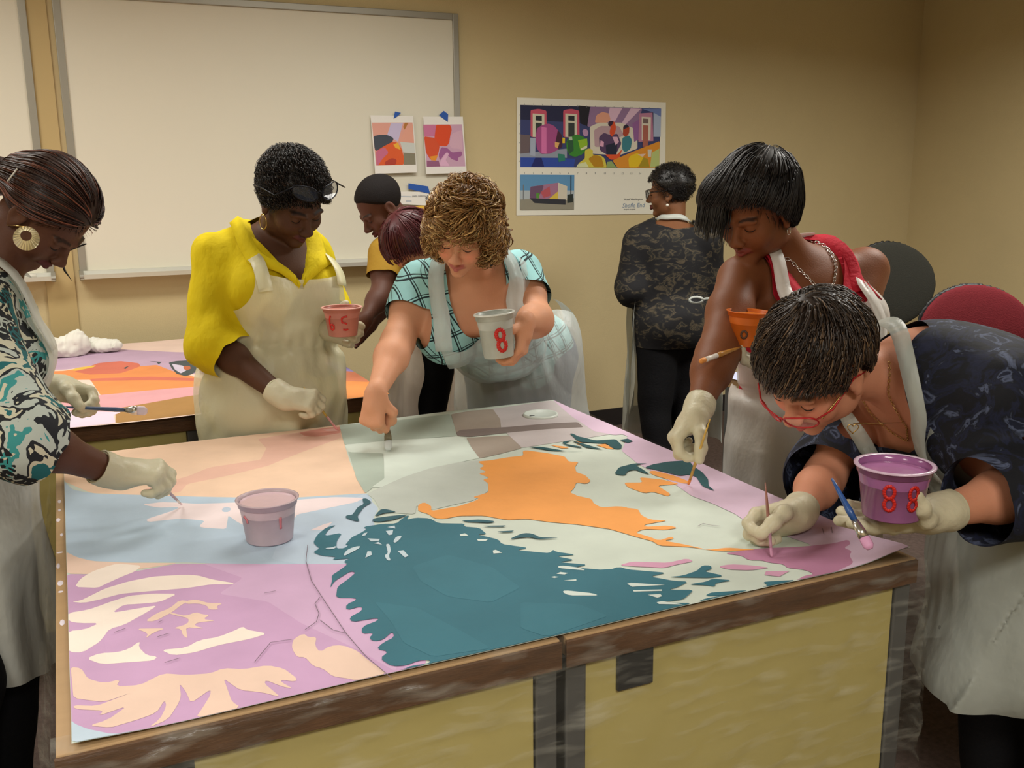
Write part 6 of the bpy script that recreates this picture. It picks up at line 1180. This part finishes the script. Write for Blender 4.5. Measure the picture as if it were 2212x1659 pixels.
for i, x in enumerate(U):
    dep = .13+.36*sstep(x, -.1, .55)-.10*sstep(x, .62, 1.3)+.02*math.sin(x*9)
    for j in range(nv):
        v = j/(nv-1); s = v*(dep+.05)-.05
        if s < 0: P[i, j] = (x, TY0-s-.003, .7495)
        else: wv_ = .006*math.sin(x*22+s*30)+.005*math.sin(x*41-s*14)+.004*math.sin(x*7+s*60); P[i, j] = (x, TY0-.011-.012*(s/dep)-abs(wv_)*min(1, s/.03), .7495-s)
film('front_drape', P, parent=ft)
P = np.zeros((40, 40, 3))
for i in range(40):
    for j in range(40):
        y = TY0-.015+i/39*1.4; s = j/39*.74; fo_ = .012*math.sin(y*38)+.008*math.sin(y*71+s*5); P[i, j] = (TX1+.012+abs(fo_)*min(1, s/.1)+.035*(s/.74), y, .748-s)
film('right_drape', P, parent=ft)
P = np.zeros((40, 30, 3))
for i in range(40):
    for j in range(30): y = TY0+.02+i/39*1.35; s = j/29*.70; fo_ = .012*math.sin(y*33)+.008*math.sin(y*61+s*5); P[i, j] = (TX0-.012-abs(fo_)*min(1, s/.1)-.03*(s/.7), y, .745-s)
film('left_drape', P, parent=ft)
# crinkled silver-white ridge where the film is gathered under the canvas edge
# ------------------------------------------------------------------ crumpled cloths
M_rag = mat('white_rag', (226, 226, 216), .85, bump=.3, bscale=50)
def rag(c, r, label, seed, squash=.55, m=None, name='crumpled_rag', cat='rag'):
    S = Shape(); rr = np.random.RandomState(seed)
    for i in range(9): S.ell(c+np.array([rr.randn()*r[0]*.4, rr.randn()*r[1]*.4, abs(rr.randn())*r[2]*.25+r[2]*.3]), (r[0]*(.3+.25*rr.rand()), r[1]*(.3+.25*rr.rand()), r[2]*(.35+.4*rr.rand())), None, .01)
    K = rr.randn(7, 3)*60; ph = rr.rand(7)*6.28
    def disp(P):
        s = 0
        for i in range(7): s = s+np.abs(np.sin(P@K[i]+ph[i]+1.5*np.sin(P@K[i-3]*.4)))
        return .02*(s/7-.62)
    V, F = surface(S, .005, disp, 0, .012); V[:, 2] = np.maximum(V[:, 2], c[2]); o = mesh_obj(name, V, F, m or M_rag, None, False); return tag(o, label, cat)
rag(on_z(180, 764, .757), (.13, .09, .075), 'crumpled white rag on the far left of the second canvas', 3)

# ------------------------------------------------------------------ right side: tables, chairs
M_chblk = mat('chair_fabric_charcoal', (48, 48, 42), .9, bump=.6, bscale=220); M_chred = mat('chair_fabric_red', (104, 20, 30), .9, bump=.5, bscale=220, var=.1); M_chpl = mat('chair_plastic_black', (22, 22, 24), .5)
def office_chair(base, face, label, fab, w_=.25, h_=.24, zc=.84, arms=True):
    f = unit([face[0], face[1], 0]); r = np.cross(f, Z3); t = empty('office_chair', (base[0], base[1], 0), label, 'chair', None); B0 = np.array([base[0], base[1], 0.])
    S = Shape(); S.ell(B0+Z3*zc-f*.20, (w_, .035, h_), np.column_stack([r, f, Z3]), .02); V, F = surface(S, .008); Q = (V-B0)@r; V = V+f*(.9*Q**2)[:, None]; mesh_obj('backrest', V, F, fab, t)
    S = Shape(); S.ell(B0+Z3*zc-f*.235, (w_*1.02, .022, h_*1.02), np.column_stack([r, f, Z3]), .02); V, F = surface(S, .009); Q = (V-B0)@r; V = V+f*(.9*Q**2)[:, None]; mesh_obj('back_shell', V, F, M_chpl, t)
    S = Shape(); S.ell(B0+Z3*.46, (.25, .24, .05), np.column_stack([r, f, Z3]), .02); V, F = surface(S, .009); mesh_obj('seat', V, F, fab, t)
    MB().tube([B0-f*.25+Z3*.70, B0-f*.27+Z3*.5, B0-f*.15+Z3*.41, B0+Z3*.41], .018, 10).build('back_support', M_chpl, t, True); MB().tube([B0+Z3*.42, B0+Z3*.12], .028, 14).build('gas_post', M_chpl, t, True)
    for k in range(5):
        a = k*2*math.pi/5; d = f*math.cos(a)+r*math.sin(a); MB().tube([B0+Z3*.12, B0+d*.15+Z3*.10, B0+d*.28+Z3*.075], [.03, .024, .016], 8).build('leg', M_chpl, t, True); MB().tube([B0+d*.29-np.cross(d, Z3)*.02+Z3*.026, B0+d*.29+np.cross(d, Z3)*.02+Z3*.026], .025, 12).build('caster', M_chpl, t, True)
    if arms:
        for s in (-1, 1): MB().tube([B0+r*s*.2+Z3*.43, B0+r*s*.29+Z3*.45, B0+r*s*.30-f*.02+Z3*.64], .014, 8).build('armrest_post', M_chpl, t, True); MB().tube([B0+r*s*.30-f*.16+Z3*.655, B0+r*s*.30+f*.10+Z3*.66], [.028, .028], 10, .5).build('armrest', M_chpl, t, True)
    return t
p = at(1992, 640, 4.7); office_chair(p+toC*-.18, toC*1+iR*.15, 'charcoal-backed office chair by the right wall, behind the bending woman', M_chblk, .245, .23, .90)
p = at(2165, 700, 3.85); office_chair(p+toC*-.18+iR*.04, toC*1-iR*.1, 'dark red office chair at the right edge by the wall', M_chred, .24, .20, .80)
c0 = on_z(1562, 812, .75); X0, Y1 = c0[0], c0[1]; X1, Y0 = X0+.76, Y1-1.5
desk(X0, X1, Y0, Y1, 'table on the right behind the two painters, with part of a canvas on it', None)
p3 = Painting(planeT, relief2, step=.1, lift=.00005); R3 = lambda pts, c: p3.poly([(X0-.015+u*.79, Y0-.015+v*1.53) for u, v in pts], c, raw=True)
R3([(0, 0), (1, 0), (1, 1), (0, 1)], (206, 216, 206)); R3([(0, .80), (.4, .84), (.5, 1), (0, 1)], (190, 196, 224)); R3([(0, .5), (.3, .52), (.34, .78), (0, .82)], (186, 140, 186)); R3([(.45, .1), (1, .1), (1, .4), (.6, .38)], (196, 130, 176))
o = p3.build('painted_canvas', M_canvas, lambda u, v, h: np.column_stack([u, v, .7515+h])); tag(o, 'pale canvas with mauve patches on the right table, mostly hidden behind the bending woman', 'canvas')
rag(on_z(2188, 730, .757), (.12, .10, .07), 'crumpled white plastic on the right table at the right edge', 8, m=mat('crumpled_plastic', (228, 230, 224), .4, spec=.5), name='crumpled_plastic', cat='plastic')
